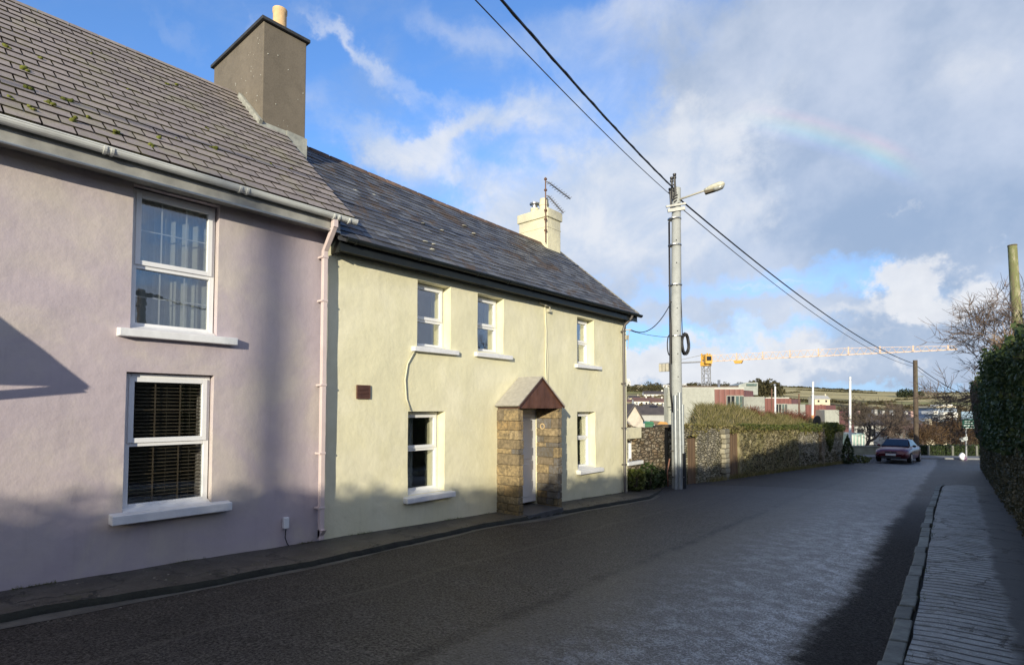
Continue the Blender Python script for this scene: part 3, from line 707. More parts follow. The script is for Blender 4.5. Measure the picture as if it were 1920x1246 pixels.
def slates(mb, Y0, Y1, fe, fr, w, exp, th=0.011, jitter=0.004, half=True, seed=1, gap=.006):
    """fe(Y)/fr(Y): eave and ridge points (x,z). slates laid in courses"""
    R = random.Random(seed)
    e, r = fe(Y0), fr(Y0); L = math.hypot(r[0]-e[0], r[1]-e[1]); n = int(L/exp)+1
    for i in range(n):
        a = i*exp/L; b = min(1.0, (i+1)*exp/L+.03); y = Y0-(w*.5 if (i % 2 and half) else 0)
        wob = R.uniform(-.004, .004)
        while y < Y1-.01:
            ww = w*R.uniform(.985, 1.015) if half else w*R.uniform(.75, 1.25)
            ya, yb = max(y, Y0), min(y+ww-gap, Y1)
            if yb-ya > .015:
                def P(Y, s, up):
                    e, r = fe(Y), fr(Y); x = e[0]+(r[0]-e[0])*s; z = e[1]+(r[1]-e[1])*s
                    nx, nz = (r[1]-e[1])/L, -(r[0]-e[0])/L; nz = abs(nz); nx = abs(nx)
                    return (x+nx*up, Y, z+nz*up)
                j = R.uniform(0, jitter); da = R.uniform(-.006, .006)/L+wob/L
                lo = [P(ya, a+da, .008+j), P(yb, a+da, .008+j), P(yb, b, -.004), P(ya, b, -.004)]
                hi = [P(ya, a+da, .008+th+j), P(yb, a+da, .008+th+j), P(yb, b, .004), P(ya, b, .004)]
                mb.hexa([lo[0], lo[1], lo[2], lo[3], hi[0], hi[1], hi[2], hi[3]], .05+.95*R.random())
                for q_ in (4, 3, 1): mb.a[-q_] = -1.0 if half else 0.0
            y += ww
def gutter(name, parent, mat, x, z, Y0, Y1, r, joints):
    q = MB(); n = 8; P = [(x-r*math.cos(math.pi*k/n), z-r*math.sin(math.pi*k/n)) for k in range(n+1)]
    Pi = [(x-(r-.008)*math.cos(math.pi*k/n), z-(r-.008)*math.sin(math.pi*k/n)) for k in range(n+1)]
    for (a, b), (c, d) in zip(P, P[1:]): q.quad((a, Y0, b), (a, Y1, b), (c, Y1, d), (c, Y0, d))
    for (a, b), (c, d) in zip(Pi, Pi[1:]): q.quad((a, Y0, b), (c, Y0, d), (c, Y1, d), (a, Y1, b))
    q.box(x+r-.010, x+r+.004, Y0, Y1, z-.004, z+.010)
    for Ye in (Y0, Y1): q.add([(a, Ye, b) for a, b in P], [tuple(range(n+1))])
    for yj in joints:
        for (a, b), (c, d) in zip([(x-(r+.010)*math.cos(math.pi*k/n), z-(r+.010)*math.sin(math.pi*k/n)) for k in range(n+1)],
                                  [(x-(r+.010)*math.cos(math.pi*k/n), z-(r+.010)*math.sin(math.pi*k/n)) for k in range(1, n+1)]):
            q.hexa([(a, yj, b), (c, yj, d), (c, yj+.025, d), (a, yj+.025, b), (a*.0+x, yj, z), (x, yj, z), (x, yj+.025, z), (x, yj+.025, z)])
    return q.build(name, mat, parent)
# ---------------------------------------------------------------- pink house
YJ = 4.19
pink = thing('pink_house', 'pink rendered two storey house with brown slate roof and white gutter at the left', 'house', (-7, 1, -1.7))
PW = [(1.87, 2.755, .86, 2.425), (1.85, 2.735, -1.11, .39)]
mb = facade(XW, -9, YJ, 2.62, PW, .022, 3)
mb.box(-12.5, XW-.5, -9, -8.7, -2.6, 2.6)
mb.add([(-7, YJ, -2.6), (-12.2, YJ, -2.6), (-12.2, YJ, 2.6), (-9.5, YJ, 5.2), (-7, YJ, 2.62)], [(0, 1, 2, 3, 4)])
mb.add([(-7, -9, -2.6), (-12.2, -9, -2.6), (-12.2, -9, 2.6), (-9.5, -9, 5.2), (-7, -9, 2.62)], [(4, 3, 2, 1, 0)])
mb.quad((-12.2, -9, -2.6), (-12.2, YJ, -2.6), (-12.2, YJ, 2.6), (-12.2, -9, 2.6))
pw = mb.build('wall', PINK, pink, smooth=True, auto=30)
q = MB(); q.quad((-7.5, -8.9, -2.5), (-7.5, 1.8, -2.5), (-7.5, 1.8, 2.5), (-7.5, -8.9, 2.5)); q.box(-12.1, -7.05, -8.8, YJ-.02, .50, .60)
q.build('floor_slab', DARK, pink)
q = MB(); fe = lambda Y: (-6.60, 2.60); fr = lambda Y: (-9.50, 5.265)
q.hexa([(-6.62, -9.1, 2.55), (-6.62, 4.34, 2.55), (-9.5, 4.34, 5.21), (-9.5, -9.1, 5.21), (-6.62, -9.1, 2.590), (-6.62, 4.34, 2.590), (-9.5, 4.34, 5.255), (-9.5, -9.1, 5.255)], -1)
q.hexa([(-9.5, -9.1, 5.21), (-9.5, 4.34, 5.21), (-12.4, 4.34, 2.53), (-12.4, -9.1, 2.53), (-9.5, -9.1, 5.255), (-9.5, 4.34, 5.255), (-12.4, 4.34, 2.6), (-12.4, -9.1, 2.6)], .2)
slates(q, -3.2, 4.36, fe, fr, .265, .182, th=.020, gap=.016, seed=4)
for k in range(40):      # ridge tiles
    y = -9+k*.335
    if y > 4.2: break
    q.prism([(-9.40, y, 5.19), (-9.5, y, 5.30), (-9.6, y, 5.19)], (0, .325, 0), random.random())
roofp = q.build('roof', SLATE_P, pink)
# moss
q = MB(); Lr = math.hypot(2.9, 2.58)
def onroof(px, py):
    # intersect pixel ray with the pink roof plane
    r = ray(px, py); k = 2.665/2.9; t = (2.6-6.6*k)/(r.z+k*r.x); return r*t
for (px, py, s) in [(45, 135, .05), (55, 172, .06), (92, 198, .055), (128, 193, .05), (10, 92, .045), (138, 230, .05), (166, 224, .04), (213, 252, .045), (75, 113, .03),
                    (60, 208, .04), (20, 188, .04), (297, 262, .045), (283, 276, .04), (312, 161, .045), (328, 163, .04), (400, 280, .05), (386, 243, .03), (172, 104, .03), (508, 310, .03), (545, 318, .03), (440, 265, .025), (330, 262, .025), (190, 195, .025), (240, 170, .025)]:
    p = onroof(px, py)
    q = MB()
    for k in range(9): q.sphere((p.x+random.gauss(0, s*.4)+.010, p.y+random.gauss(0, s*.35), p.z+random.gauss(0, s*.3)+.008), (s*random.uniform(.35, .6), s*random.uniform(.35, .6), s*random.uniform(.25, .45)), 7, 5, jit=.25)
    q.build('moss_clump', MOSS, roofp, smooth=True)
# chimney
q = MB(); q.box(-10.45, -8.55, 3.965, 4.69, 3.2, 6.10)
ch = q.build('chimney', CHIM, pink, bevel=.012)
q = MB(); q.box(-10.50, -8.50, 3.92, 4.735, 6.10, 6.155); q.build('chimney_cap', simple('dark_slate_cap', (0.04, 0.042, 0.045), .7, .3, 9, .3, 40), ch, bevel=.008)
q = MB(); q.lathe((-8.95, 4.42, 6.15), [(.125, 0), (.125, .05), (.112, .06), (.108, .48), (.118, .50), (.118, .56), (.09, .565)], 20)
q.build('chimney_pot', POT, ch, smooth=True, auto=40)
q = MB()
q.bar((-8.52, 3.93, 4.43), (-9.30, 3.93, 5.15), .05, .10); q.box(-8.548, -8.53, 3.92, 4.38, 4.34, 4.47); q.hexa([(-8.54, 4.36, 4.30), (-8.52, 4.36, 4.30), (-8.52, 4.71, 3.98), (-8.54, 4.71, 3.98), (-8.54, 4.36, 4.48), (-8.52, 4.36, 4.48), (-8.52, 4.71, 4.46), (-8.54, 4.71, 4.46)])
q.build('flashing', LEAD, ch)
q = MB()
for k in range(34):
    q.sphere((-8.6-abs(random.gauss(0, .7)), 3.962, random.uniform(4.7, 6.0)) if k % 4 else (-8.547, random.uniform(4.0, 4.68), random.uniform(4.5, 6.05)), (random.uniform(.003, .009),)*3, 5, 4)
tag(q.build('lichen', simple('white_lichen', (.6, .62, .58), .9, .1, 9, 0), ch), kind='stuff')
# eaves
q = MB(); q.box(-6.735, -6.715, -9, 4.22, 2.40, 2.585); q.box(-7.02, -6.74, -9, 4.22, 2.445, 2.465); q.box(-7.02, -6.735, 4.2, 4.22, 2.41, 2.6)
q.build('soffit', SOFF, pink)
q = MB(); q.tube([(-6.713, -9, 2.400), (-6.713, 4.22, 2.400)], .013, 8); q.build('fascia_bead', GUTW, pink, smooth=True)
gutter('gutter', pink, GUTW, -6.645, 2.590, -9, 4.42, .056, [-.2, 1.5, 1.56, 2.82, 2.90, 4.05, 4.12, 4.28])
# downpipe
q = MB(); yp = 4.10
q.box(-6.70, -6.625, yp-.035, yp+.035, 2.43, 2.545)
q.hexa([(-6.93, yp-.034, 2.15), (-6.86, yp-.034, 2.15), (-6.86, yp+.034, 2.15), (-6.93, yp+.034, 2.15), (-6.72, yp-.034, 2.43), (-6.63, yp-.034, 2.44), (-6.63, yp+.034, 2.44), (-6.72, yp+.034, 2.43)])
q.box(-6.93, -6.865, yp-.033, yp+.033, -1.76, 2.16)
q.hexa([(-6.93, yp-.033, -1.76), (-6.865, yp-.033, -1.70), (-6.865, yp+.033, -1.70), (-6.93, yp+.033, -1.76), (-6.93, yp-.033, -1.62), (-6.80, yp-.033, -1.62), (-6.80, yp+.033, -1.62), (-6.93, yp+.033, -1.62)])
for z in (2.05, 1.45, .30, -.62, -1.35): q.box(-6.99, -6.858, yp-.055, yp+.040, z, z+.028)
q.build('downpipe', PIPEP, pink, bevel=.006)
window(pink, *PW[0], .085, 1.57, 1, [(1.89, 2.3, NETC, .9, 2.40), (2.3, 2.74, NETC, .9, 2.40)], (1.75, 2.96, .845, .085, .11), 'upper window with pale net curtain and white glazing bars')
window(pink, *PW[1], .085, -.38, 2, 'blind', (1.73, 2.925, -1.11, .095, .13), 'lower window with dark venetian blind')
q = MB(); q.box(-6.985, -6.925, 3.60, 3.67, -1.545, -1.40); jb = q.build('junction_box', PVC, pink, bevel=.01)
q = MB(); q.tube([(-6.95, 3.635, -1.54), (-6.955, 3.63, -1.66), (-6.96, 3.66, -1.74), (-6.97, 3.70, -1.79)], .007, 6); q.build('cable', CABLE, jb)
# porch canopy of the pink house just outside the left edge
q = MB(); ax, tipY, tipZ = -1.05, -.235, .56
for s in (1, -1):
    e0 = (ax+s*.81, tipZ); q.hexa([(-7, ax, 1.30), (-6.0, ax, 1.30), (-6.0, e0[0], tipZ), (-7, e0[0], tipZ), (-7, ax, 1.35), (-6.0, ax, 1.35), (-6.0, e0[0]+s*.02, tipZ+.04), (-7, e0[0]+s*.02, tipZ+.04)])
q.prism([(-6.02, ax-.80, .58), (-6.02, ax+.80, .58), (-6.02, ax, 1.33)], (-.02, 0, 0))
q.bar((-6.03, tipY-.02, .56), (-6.98, tipY-.02, -.02), .07); q.bar((-6.03, ax-.79, .56), (-6.98, ax-.79, -.02), .07)
q.build('porch_canopy', BROWNP, pink)
# ---------------------------------------------------------------- cream house
cream = thing('cream_house', 'cream rendered two storey cottage with dark lichened slate roof and stone porch', 'house', (-7, 8, -1.9))
CW = [(5.83, 6.56, 1.0, 2.08), (7.22, 7.94, 1.03, 2.08), (10.42, 11.12, 1.0, 2.05), (5.66, 6.44, -1.37, -.05), (10.42, 11.16, -1.36, -.08), (7.86, 8.97, -2.55, -.02)]
CE = 12.63
mb = facade(XW-.012, YJ, CE, 2.32, CW[:5]+[CW[5]], .020, 11)
for y in (YJ, CE): mb.add([(-7.012, y, -2.6), (-11.6, y, -2.6), (-11.6, y, 2.3), (-9.25, y, 4.40), (-7.012, y, 2.32)], [(0, 1, 2, 3, 4)])
mb.quad((-11.6, YJ, -2.6), (-11.6, CE, -2.6), (-11.6, CE, 2.3), (-11.6, YJ, 2.3))
mb.build('wall', CREAM, cream, smooth=True, auto=30)
q = MB(); q.box(-11.5, -7.06, YJ+.05, CE-.05, .40, .50); q.box(-7.8, -7.52, YJ+.1, 5.3, -2.4, 2.2); q.build('floor_slab', DARK, cream)
q = MB(); fe = lambda Y: (-6.70, 2.35); fr = lambda Y: (-9.25, 4.71-.027*(Y-4.3)-.03*math.sin(math.pi*(Y-4.3)/8.5))
for Ya in np.arange(4.2, 12.7, .5):
    Yb = min(Ya+.5, 12.76); a, b = fr(Ya), fr(Yb)
    q.hexa([(-6.72, Ya, 2.30), (-6.72, Yb, 2.30), (b[0], Yb, b[1]-.06), (a[0], Ya, a[1]-.06), (-6.72, Ya, 2.36), (-6.72, Yb, 2.36), (b[0], Yb, b[1]-.005), (a[0], Ya, a[1]-.005)], .1)
    q.hexa([(a[0], Ya, a[1]-.06), (b[0], Yb, b[1]-.06), (-11.8, Yb, 2.3), (-11.8, Ya, 2.3), (a[0], Ya, a[1]-.005), (b[0], Yb, b[1]-.005), (-11.8, Yb, 2.36), (-11.8, Ya, 2.36)], .1)
slates(q, 4.22, 12.78, fe, fr, .24, .165, th=.008, jitter=.009, half=False, seed=8)
roofc = q.build('roof', SLATE_C, cream)
q = MB(); y = 4.3
while y < 12.7:
    a, b = fr(y), fr(min(y+.42, 12.78)); q.hexa([(a[0]-.11, y, a[1]-.10), (a[0]+.11, y, a[1]-.08), (b[0]+.11, y+.41, b[1]-.08), (b[0]-.11, y+.41, b[1]-.10), (a[0]-.03, y, a[1]+.035), (a[0]+.03, y, a[1]+.035), (b[0]+.03, y+.41, b[1]+.035), (b[0]-.03, y+.41, b[1]+.035)], random.random()); y += .42
q.build('ridge_tiles', simple('rusty_ridge', (0.135, 0.085, 0.06), .85, .4, 9, .5, 40, usevar=True), roofc, bevel=.02)
q = MB()     # verge mortar and pale lichen spots
for (px, py) in [(792, 421), (828, 434), (888, 440), (812, 460), (870, 425), (810, 470), (796, 455), (664, 360), (700, 368)]:
    r = ray(px, py); k = (4.60-2.35)/2.55; t = (2.35-6.70*k)/(r.z+k*r.x); p = r*t
    q = MB(); q.sphere((p.x+.018, p.y, p.z+.018), (.03, random.uniform(.04, .08), .012), 8, 4, jit=.35)
    q.build('lichen_patch', simple('pale_lichen', (.50, .50, .44), .9, .2, 30, .2), roofc, smooth=True)
q = MB(); a = fr(12.7); q.hexa([(-6.74, 12.74, 2.33), (-6.74, 12.80, 2.33), (a[0], 12.80, a[1]-.05), (a[0], 12.74, a[1]-.05), (-6.72, 12.74, 2.40), (-6.72, 12.80, 2.40), (a[0], 12.80, a[1]+.03), (a[0], 12.74, a[1]+.03)])
q.build('verge', simple('verge_mortar', (.28, .27, .23), .9, .4, 14, .4, 50), roofc)
q = MB(); q.box(-6.80, -6.775, 4.26, 12.78, 2.18, 2.35); q.box(-7.03, -6.80, 4.26, 12.70, 2.20, 2.225); q.box(-7.0, -6.80, 4.255, 4.275, 2.16, 2.36)
q.box(-6.776, -6.768, 4.27, 12.78, 2.175, 2.20); q.build('soffit', GUTB, cream)
gutter('gutter', cream, GUTB, -6.715, 2.345, 4.32, 12.88, .052, [4.45, 5.6, 6.9, 7.7, 8.4, 9.6, 10.5, 11.4, 12.2])
q = MB(); q.tube([(-6.72, 12.43, 2.30), (-6.74, 12.43, 2.24), (-6.90, 12.38, 2.08), (-6.93, 12.36, 1.98), (-6.93, 12.36, -2.02), (-6.90, 12.36, -2.08)], .034, 10)
for z in (1.9, .6, -.5, -1.4): q.box(-6.99, -6.89, 12.315, 12.405, z, z+.03)
q.build('downpipe', PIPEG, cream, smooth=True, auto=40)
wlist = [(CW[0], 1.47, [(5.83, 6.0, NETC, 1.05, 2.05)], (5.72, 6.70, .985, .075, .07), 'upper window nearest the pink house'),
         (CW[1], 1.52, [(7.22, 7.40, REDC, 1.05, 2.05)], (7.13, 8.12, 1.0, .075, .07), 'middle upper window with red curtain'),
         (CW[2], 1.50, [(10.42, 10.55, CURT, 1.0, 2.04)], (10.31, 11.34, .975, .075, .07), 'upper window at the far end'),
         (CW[3], -.66, [(5.68, 6.02, NETC, -1.3, -.1)], (5.57, 6.60, -1.395, .085, .10), 'lower window left of the porch with lace curtain'),
         (CW[4], -.68, [(10.44, 10.60, CURT, -1.3, -.1)], (10.37, 11.35, -1.375, .085, .10), 'lower window right of the porch')]
for o, zt, back, sill, lab in wlist: window(cream, *o, .19, zt, 0, back, sill, lab)
# chimney
q = MB(); q.box(-10.0, -9.0, 11.97, 12.58, 3.6, 5.18); q.box(-10.04, -8.96, 11.93, 12.62, 5.18, 5.425); q.box(-10.012, -8.988, 11.958, 12.592, 4.90, 4.93)
ch2 = q.build('chimney', CREAMC, cream, bevel=.015)
q = MB(); q.lathe((-9.34, 12.27, 5.42), [(.13, 0), (.125, .2), (.14, .21), (.14, .27), (.125, .28), (.12, .40)], 18); q.build('chimney_pot', CREAMC, ch2, smooth=True, auto=40)
q = MB(); q.lathe((-9.62, 12.2, 5.42), [(.12, 0), (.11, .12), (.12, .13), (.12, .18), (.10, .19)], 18); q.build('chimney_pot', CREAMC, ch2, smooth=True, auto=40)
q = MB(); q.lathe((-9.62, 12.2, 5.60), [(.085, 0), (.085, .10), (.09, .11)], 14); q.lathe((-9.62, 12.2, 5.71), [(.14, 0), (.145, .035), (.06, .06)], 14); q.build('cowl', STEEL, ch2, smooth=True, auto=40)
# porch
STONEB = None
def m_block():
    m, t = newmat('porch_stone'); co = obj_co(t); v = attr(t)
    c = t.ramp(v, [(0, (0.36, 0.25, 0.12)), (0.25, (0.40, 0.30, 0.16)), (0.42, (0.27, 0.21, 0.13)), (0.56, (0.44, 0.34, 0.20)), (0.72, (0.17, 0.165, 0.165)), (0.86, (0.22, 0.21, 0.205)), (0.95, (0.25, 0.20, 0.14))], 'CONSTANT')
    n = t.noise(co, 16, 6, 0.65)
    c = t.mix(t.maprange(n, 0.32, 0.66, 0, 0.75), c, (0.15, 0.12, 0.075)); c = t.mix(t.maprange(t.noise(co, 4, 5, .7), .4, .65, 0, .5), c, (0.10, 0.085, 0.06))
    sep = t.add('ShaderNodeSeparateXYZ'); t.link(co, sep.inputs[0])
    lowdark = t.math('MULTIPLY', t.maprange(sep.outputs[2], -0.05, 0.65, 1, 0), t.maprange(t.noise(co, 6, 5, 0.7), 0.3, 0.65))  # stone gets darker towards the bottom, broken up by noise
    c = t.mix(t.math('MULTIPLY', lowdark, 0.55), c, (0.07, 0.065, 0.035))
    princ(t, c, 0.85, t.bump(n, 0.7, 0.02), spec=0.25); return m
STONEB = m_block()
porch = thing('porch', None, None); porch.parent = cream; porch.location = (0, 0, 0)
bpy.data.objects.remove(porch)
q = MB(); q.box(-7.1, -6.52, 7.775, 7.855, -2.3, .0, .99); q.box(-7.1, -6.52, 8.975, 9.055, -2.3, .0, .99)
R = random.Random(5)
for (ya, yb) in ((7.755, 7.875), (8.955, 9.075)):
    z = -2.1
    while z < -.01:
        h = R.choice([.09, .13, .17, .20, .15]); h = min(h, .0-z)
        if h < .04: break
        cuts = [0]+sorted(R.sample([.18, .24, .30, .36, .42], R.choice([0, 1, 1, 2])))+[.53]
        if any(b-a < .08 for a, b in zip(cuts, cuts[1:])): cuts = [0, .26, .53]
        for a, b in zip(cuts, cuts[1:]):
            v = R.random()
            xa, xb = -7.02+a+.004, -7.02+b-.004
            if b == .53: xb += R.uniform(0, .022)
            q.box(xa, xb, ya-R.uniform(0, .014), yb+R.uniform(0, .014), z+.005, z+h-.004, v)
        z += h
pier = q.build('porch_walls', STONEB, cream, bevel=.007)
q = MB()
ap, ez = .575, .03
q.hexa([(-7.0, 8.37, ap), (-6.42, 8.37, ap), (-6.42, 7.69, ez), (-7.0, 7.69, ez), (-7.0, 8.37, ap+.03), (-6.41, 8.37, ap+.03), (-6.41, 7.66, ez+.02), (-7.0, 7.66, ez+.02)])
q.hexa([(-6.42, 8.37, ap), (-7.0, 8.37, ap), (-7.0, 9.08, ez), (-6.42, 9.08, ez), (-6.41, 8.37, ap+.03), (-7.0, 8.37, ap+.03), (-7.0, 9.11, ez+.02), (-6.41, 9.11, ez+.02)])
pc = q.build('porch_canopy', simple('canopy_felt', (0.40, 0.38, 0.33), .8, .15, 12, .3, 80), cream)
q = MB(); n = 13
for k in range(n):
    a0, a1 = 7.74+k*1.30/n+.004, 7.74+(k+1)*1.30/n-.001
    zt = lambda y: ez+(ap-ez)*(1-abs(y-8.39)/.70)
    q.hexa([(-6.47, a0, .0), (-6.445, a0, .0), (-6.445, a1, .0), (-6.47, a1, .0), (-6.47, a0, zt(a0)), (-6.445, a0, zt(a0)), (-6.445, a1, zt(a1)), (-6.47, a1, zt(a1))], R.uniform(.3, .7))
q.box(-7.0, -6.47, 7.76, 9.02, -.003, .02, .15)
for s, e in ((7.68, -1), (9.09, 1)): q.bar((-6.43, 8.385, ap+.005), (-6.43, s, ez-.01), .025, .045, .1)
q.build('gable_board', BROWNP, pc)
q = MB(); q.box(-7.12, -7.045, 7.875, 8.955, -1.86, -.03); q.box(-7.045, -7.033, 8.0, 8.80, -1.0, -.2); q.box(-7.045, -7.033, 8.0, 8.80, -1.75, -1.1)
dr = q.build('door', PVC, cream, bevel=.01)
q = MB(); q.bar((-7.02, 8.02, -1.05), (-7.02, 8.13, -1.05), .02); q.build('handle', STEEL, dr)
q = MB(); q.box(-7.16, -6.36, 7.87, 8.955, -2.3, -1.915); q.build('doorstep', simple('door_step', (.075, .075, .075), .6, .3, 8, .4, 50), cream, bevel=.01)
q = MB(); q.lathe((-6.55, 8.951, -.36), [(.001, -.001), (.001, .001)], 4)
q = MB(); n = 16
for k in range(n):
    t0, t1 = 2*math.pi*k/n, 2*math.pi*(k+1)/n; c0 = (-6.86, 8.945, -.36)
    q.bar((c0[0]+.05*math.cos(t0), c0[1], c0[2]+.05*math.sin(t0)), (c0[0]+.05*math.cos(t1), c0[1], c0[2]+.05*math.sin(t1)), .022)
q.build('plaque', simple('cream_plaque', (.6, .45, .25), .8, .1, 9, .2), pier)
# vent grille, cables, wall lamp, bracket
q = MB(); frame_box(q, -7.01, -6.985, 4.70, 4.93, .14, .34, .015)
for k in range(9): z = .158+k*.0195; q.hexa([(-7.0, 4.715, z), (-6.982, 4.715, z-.004), (-6.982, 4.915, z-.004), (-7.0, 4.915, z), (-7.0, 4.715, z+.013), (-6.986, 4.715, z+.006), (-6.986, 4.915, z+.006), (-7.0, 4.915, z+.013)], .4)
q.build('vent_grille', BROWNP, cream)
q = MB(); q.tube([(-6.99, 9.20, 2.17), (-6.985, 9.24, 1.6), (-6.985, 9.22, .9), (-6.985, 9.26, .1), (-6.99, 9.25, -.0)], .013, 6)
q.tube([(-6.99, 9.24, 1.55), (-6.985, 9.31, .9), (-6.985, 9.28, .3)], .006, 6)
q.build('wall_cable', simple('painted_cable', (.70, .67, .49), .7, .05, 8, 0), cream, smooth=True); q = MB()
q.tube([(-6.985, 5.75, .90), (-6.985, 5.62, .70), (-6.982, 5.57, .45), (-6.985, 5.60, .15), (-6.985, 5.68, -.03)], .011, 6)
q.build('wall_cable', simple('painted_cable', (.70, .67, .49), .7, .05, 8, 0), cream, smooth=True)
q = MB(); q.tube([(-6.98, 9.0, 2.165), (-6.93, 9.15, 2.12), (-6.95, 9.3, 2.13), (-6.97, 9.35, 2.08)], .02, 6); q.box(-6.99, -6.93, 9.28, 9.36, 2.0, 2.06); q.build('cable_clip', simple('pale_plastic', (.55, .53, .42), .6, .1, 8, 0), cream)
q = MB(); q.sphere((-6.87, 9.38, .06), .075, 12, 8); q.bar((-7.0, 9.38, .12), (-6.87, 9.38, .15), .025); q.lathe((-6.87, 9.38, .12), [(.05, 0), (.03, .04)], 10); q.build('wall_lamp', simple('navy_glass', (.015, .02, .05), .15, .1, 8, 0), cream, smooth=True, auto=50)
q = MB(); q.bar((-6.99, 12.55, 1.98), (-6.86, 12.62, 1.98), .03); q.box(-6.98, -6.92, 12.52, 12.58, 1.72, 1.84); q.tube([(-6.9, 12.6, 1.98), (-6.92, 12.6, 1.8), (-6.94, 12.58, 1.5)], .01, 6); q.build('cable_bracket', simple('bracket_grey', (.4, .38, .3), .6, .1, 8, 0), cream)
# tv aerial on the cream chimney
ae = thing('tv_aerial', 'rusty television aerial mast with two small yagis strapped to the cream chimney', 'aerial', (-9.02, 11.9, 4.5))
q = MB(); q.tube([(-8.99, 11.88, 4.45), (-8.99, 11.88, 6.22)], .017, 8)
for z in (4.75, 5.05, 5.3, 5.85, 6.15): q.box(-9.02, -8.96, 11.85, 11.91, z, z+.05)
q.build('mast', RUSTM, ae)
for (z0, dyy, L, sl) in ((6.10, .05, .75, -.24), (5.72, .08, .55, -.52)):
    q = MB(); a = Vector((-8.95, 11.95, z0)); b = a+Vector((.10, 1.0, sl)).normalized()*L*1.25; q.bar(a, b, .022)
    for k in range(9): p = a.lerp(b, (k+.5)/9); q.bar(p+Vector((-.10, .01, 0)), p+Vector((.10, -.01, 0)), .010); q.bar(p+Vector((0, 0, -.035)), p+Vector((0, 0, .05)), .008)
    q.bar((-8.97, 11.9, z0+.0), a, .025); q.build('yagi', simple('grey_alloy', (.20, .20, .21), .5, .2, 8, 0), ae)
# ---------------------------------------------------------------- utility pole with lamp, cables
PX, PY_ = -6.50, 14.45; PZ = G(PY_)
up = thing('utility_pole', 'tall galvanised grey pole with cable coil standing at the end of the cream house', 'pole', (PX, PY_, PZ))
q = MB(); q.tube([(PX, PY_, PZ-.3), (PX, PY_, PZ+4), (PX+.05, PY_+.04, 6.05)], [.158, .140, .118], 20); q.build('pole', POLE, up, smooth=True, auto=40)
cR = Vector((CC, CS, 0)); cF = Vector((-CS, CC, 0))
P0 = Vector((PX, PY_, 0))
q = MB()
q.tube([P0-cR*.16-cF*.05+Vector((0, 0, 5.1)), P0-cR*.165-cF*.05+Vector((0, 0, 3)), P0-cR*.18-cF*.05+Vector((0, 0, .5)), P0-cR*.14-cF*.1+Vector((0, 0, -.1))], .028, 8)
q.tube([P0+cR*.15-cF*.05+Vector((0, 0, 5.0)), P0+cR*.14-cF*.05+Vector((0, 0, 3)), P0+cR*.17-cF*.05+Vector((0, 0, 1.7))], .011, 6)
q.tube([P0-cR*.17-cF*.06+Vector((0, 0, 2.8)), P0-cR*.15-cF*.1+Vector((0, 0, 2.2)), P0-cR*.16-cF*.1+Vector((0, 0, 1.2))], .018, 6)
q.build('cable', CABLE, up, smooth=True)
q = MB()
for k, (dr, r_, z0, z1) in enumerate(((-.085, .055, -2.2, .35), (.03, .05, -2.2, .42), (.11, .035, -1.2, .1))):
    q.tube([P0+cR*dr-cF*.15+Vector((0, 0, z0)), P0+cR*dr-cF*.155+Vector((0, 0, z1))], r_, 10)
q.build('cable_guard', simple('zinc_guard', (.33, .36, .38), .4, .15, 8, .05, 30, metal=.4), up, smooth=True, auto=40)
q = MB(); q.box(PX-.05, PX+.18, PY_-.02, PY_+.14, PZ-.1, PZ+.95); q.build('base_guard', BLACKM, up)
q = MB()
for z in (5.18, 4.45, 3.35, 1.95, -.05, -1.15, -1.85):
    q = MB(); q.lathe((PX, PY_, z), [(.185, 0), (.185, .025)], 18); q.build('band', STEEL, up)
q = MB()
for k in range(9):
    c0 = P0+cR*.24-cF*(-.05+.02*k)+Vector((0, 0, 1.75+random.uniform(-.03, .03))); ra, rz_ = random.uniform(.07, .11), random.uniform(.22, .30)
    pts = [c0+cR*ra*math.cos(t)+cF*.02*math.sin(3*t)+Vector((0, 0, rz_*math.sin(t))) for t in np.linspace(0, 2*math.pi, 17)]
    q.tube(pts, .016, 6, cap=False)
for k in range(3):
    c0 = P0-cR*.17+Vector((0, 0, 1.72)); pts = [c0+cR*(-.06*abs(math.cos(t)))+Vector((0, 0, .28*math.sin(t))) for t in np.linspace(-1.5, 1.5, 9)]; q.tube([p+cF*.02*k for p in pts], .010, 6)
q.build('cable_coil', BLACKM, up, smooth=True)
q = MB()
for (a, b, z0, h) in ((-.07, 0, 6.0, .55), (.0, .03, 6.1, .50), (-.12, .02, 5.75, .35), (.03, -.05, 5.8, .3)):
    q.tube([P0+cR*a-cF*(.1+b)+Vector((0, 0, z0-.3)), P0+cR*(a-.02)-cF*(.1+b)+Vector((0, 0, z0+h*.5))], .03, 8)
    q.lathe(tuple(P0+cR*(a-.02)-cF*(.1+b)+Vector((0, 0, z0+h*.35))), [(.05, 0), (.05, .04), (.03, .05), (.05, .09), (.05, .13)], 8)
for k in range(8): q.bar(P0+cR*random.uniform(-.14, .02)-cF*.13+Vector((0, 0, 5.55+k*.075)), P0+cR*random.uniform(-.02, .12)-cF*.13+Vector((0, 0, 5.6+k*.075)), .03)
q.build('insulator', BLACKM, up)
q = MB(); q.bar(P0-cR*.27-cF*.16+Vector((0, 0, 5.48)), P0+cR*.27-cF*.14+Vector((0, 0, 5.58)), .05, .05); q.bar(P0-cR*.22-cF*.13+Vector((0, 0, 5.38)), P0+cR*.25-cF*.13+Vector((0, 0, 5.45)), .06, .09)
q.build('crossarm', simple('pale_metal', (.52, .52, .48), .5, .2, 8, .1), up)
q = MB(); b0 = P0-cR*.24-cF*.1; q.tube([b0+Vector((0, 0, -1.35)), b0-cR*.06+Vector((0, 0, -1.7)), b0-cR*.05+Vector((0, 0, PZ+.05))], .018, 6); q.build('drain_hose', simple('hose_brown', (.25, .12, .08), .5, .1, 8, 0), up, smooth=True)
q = MB()
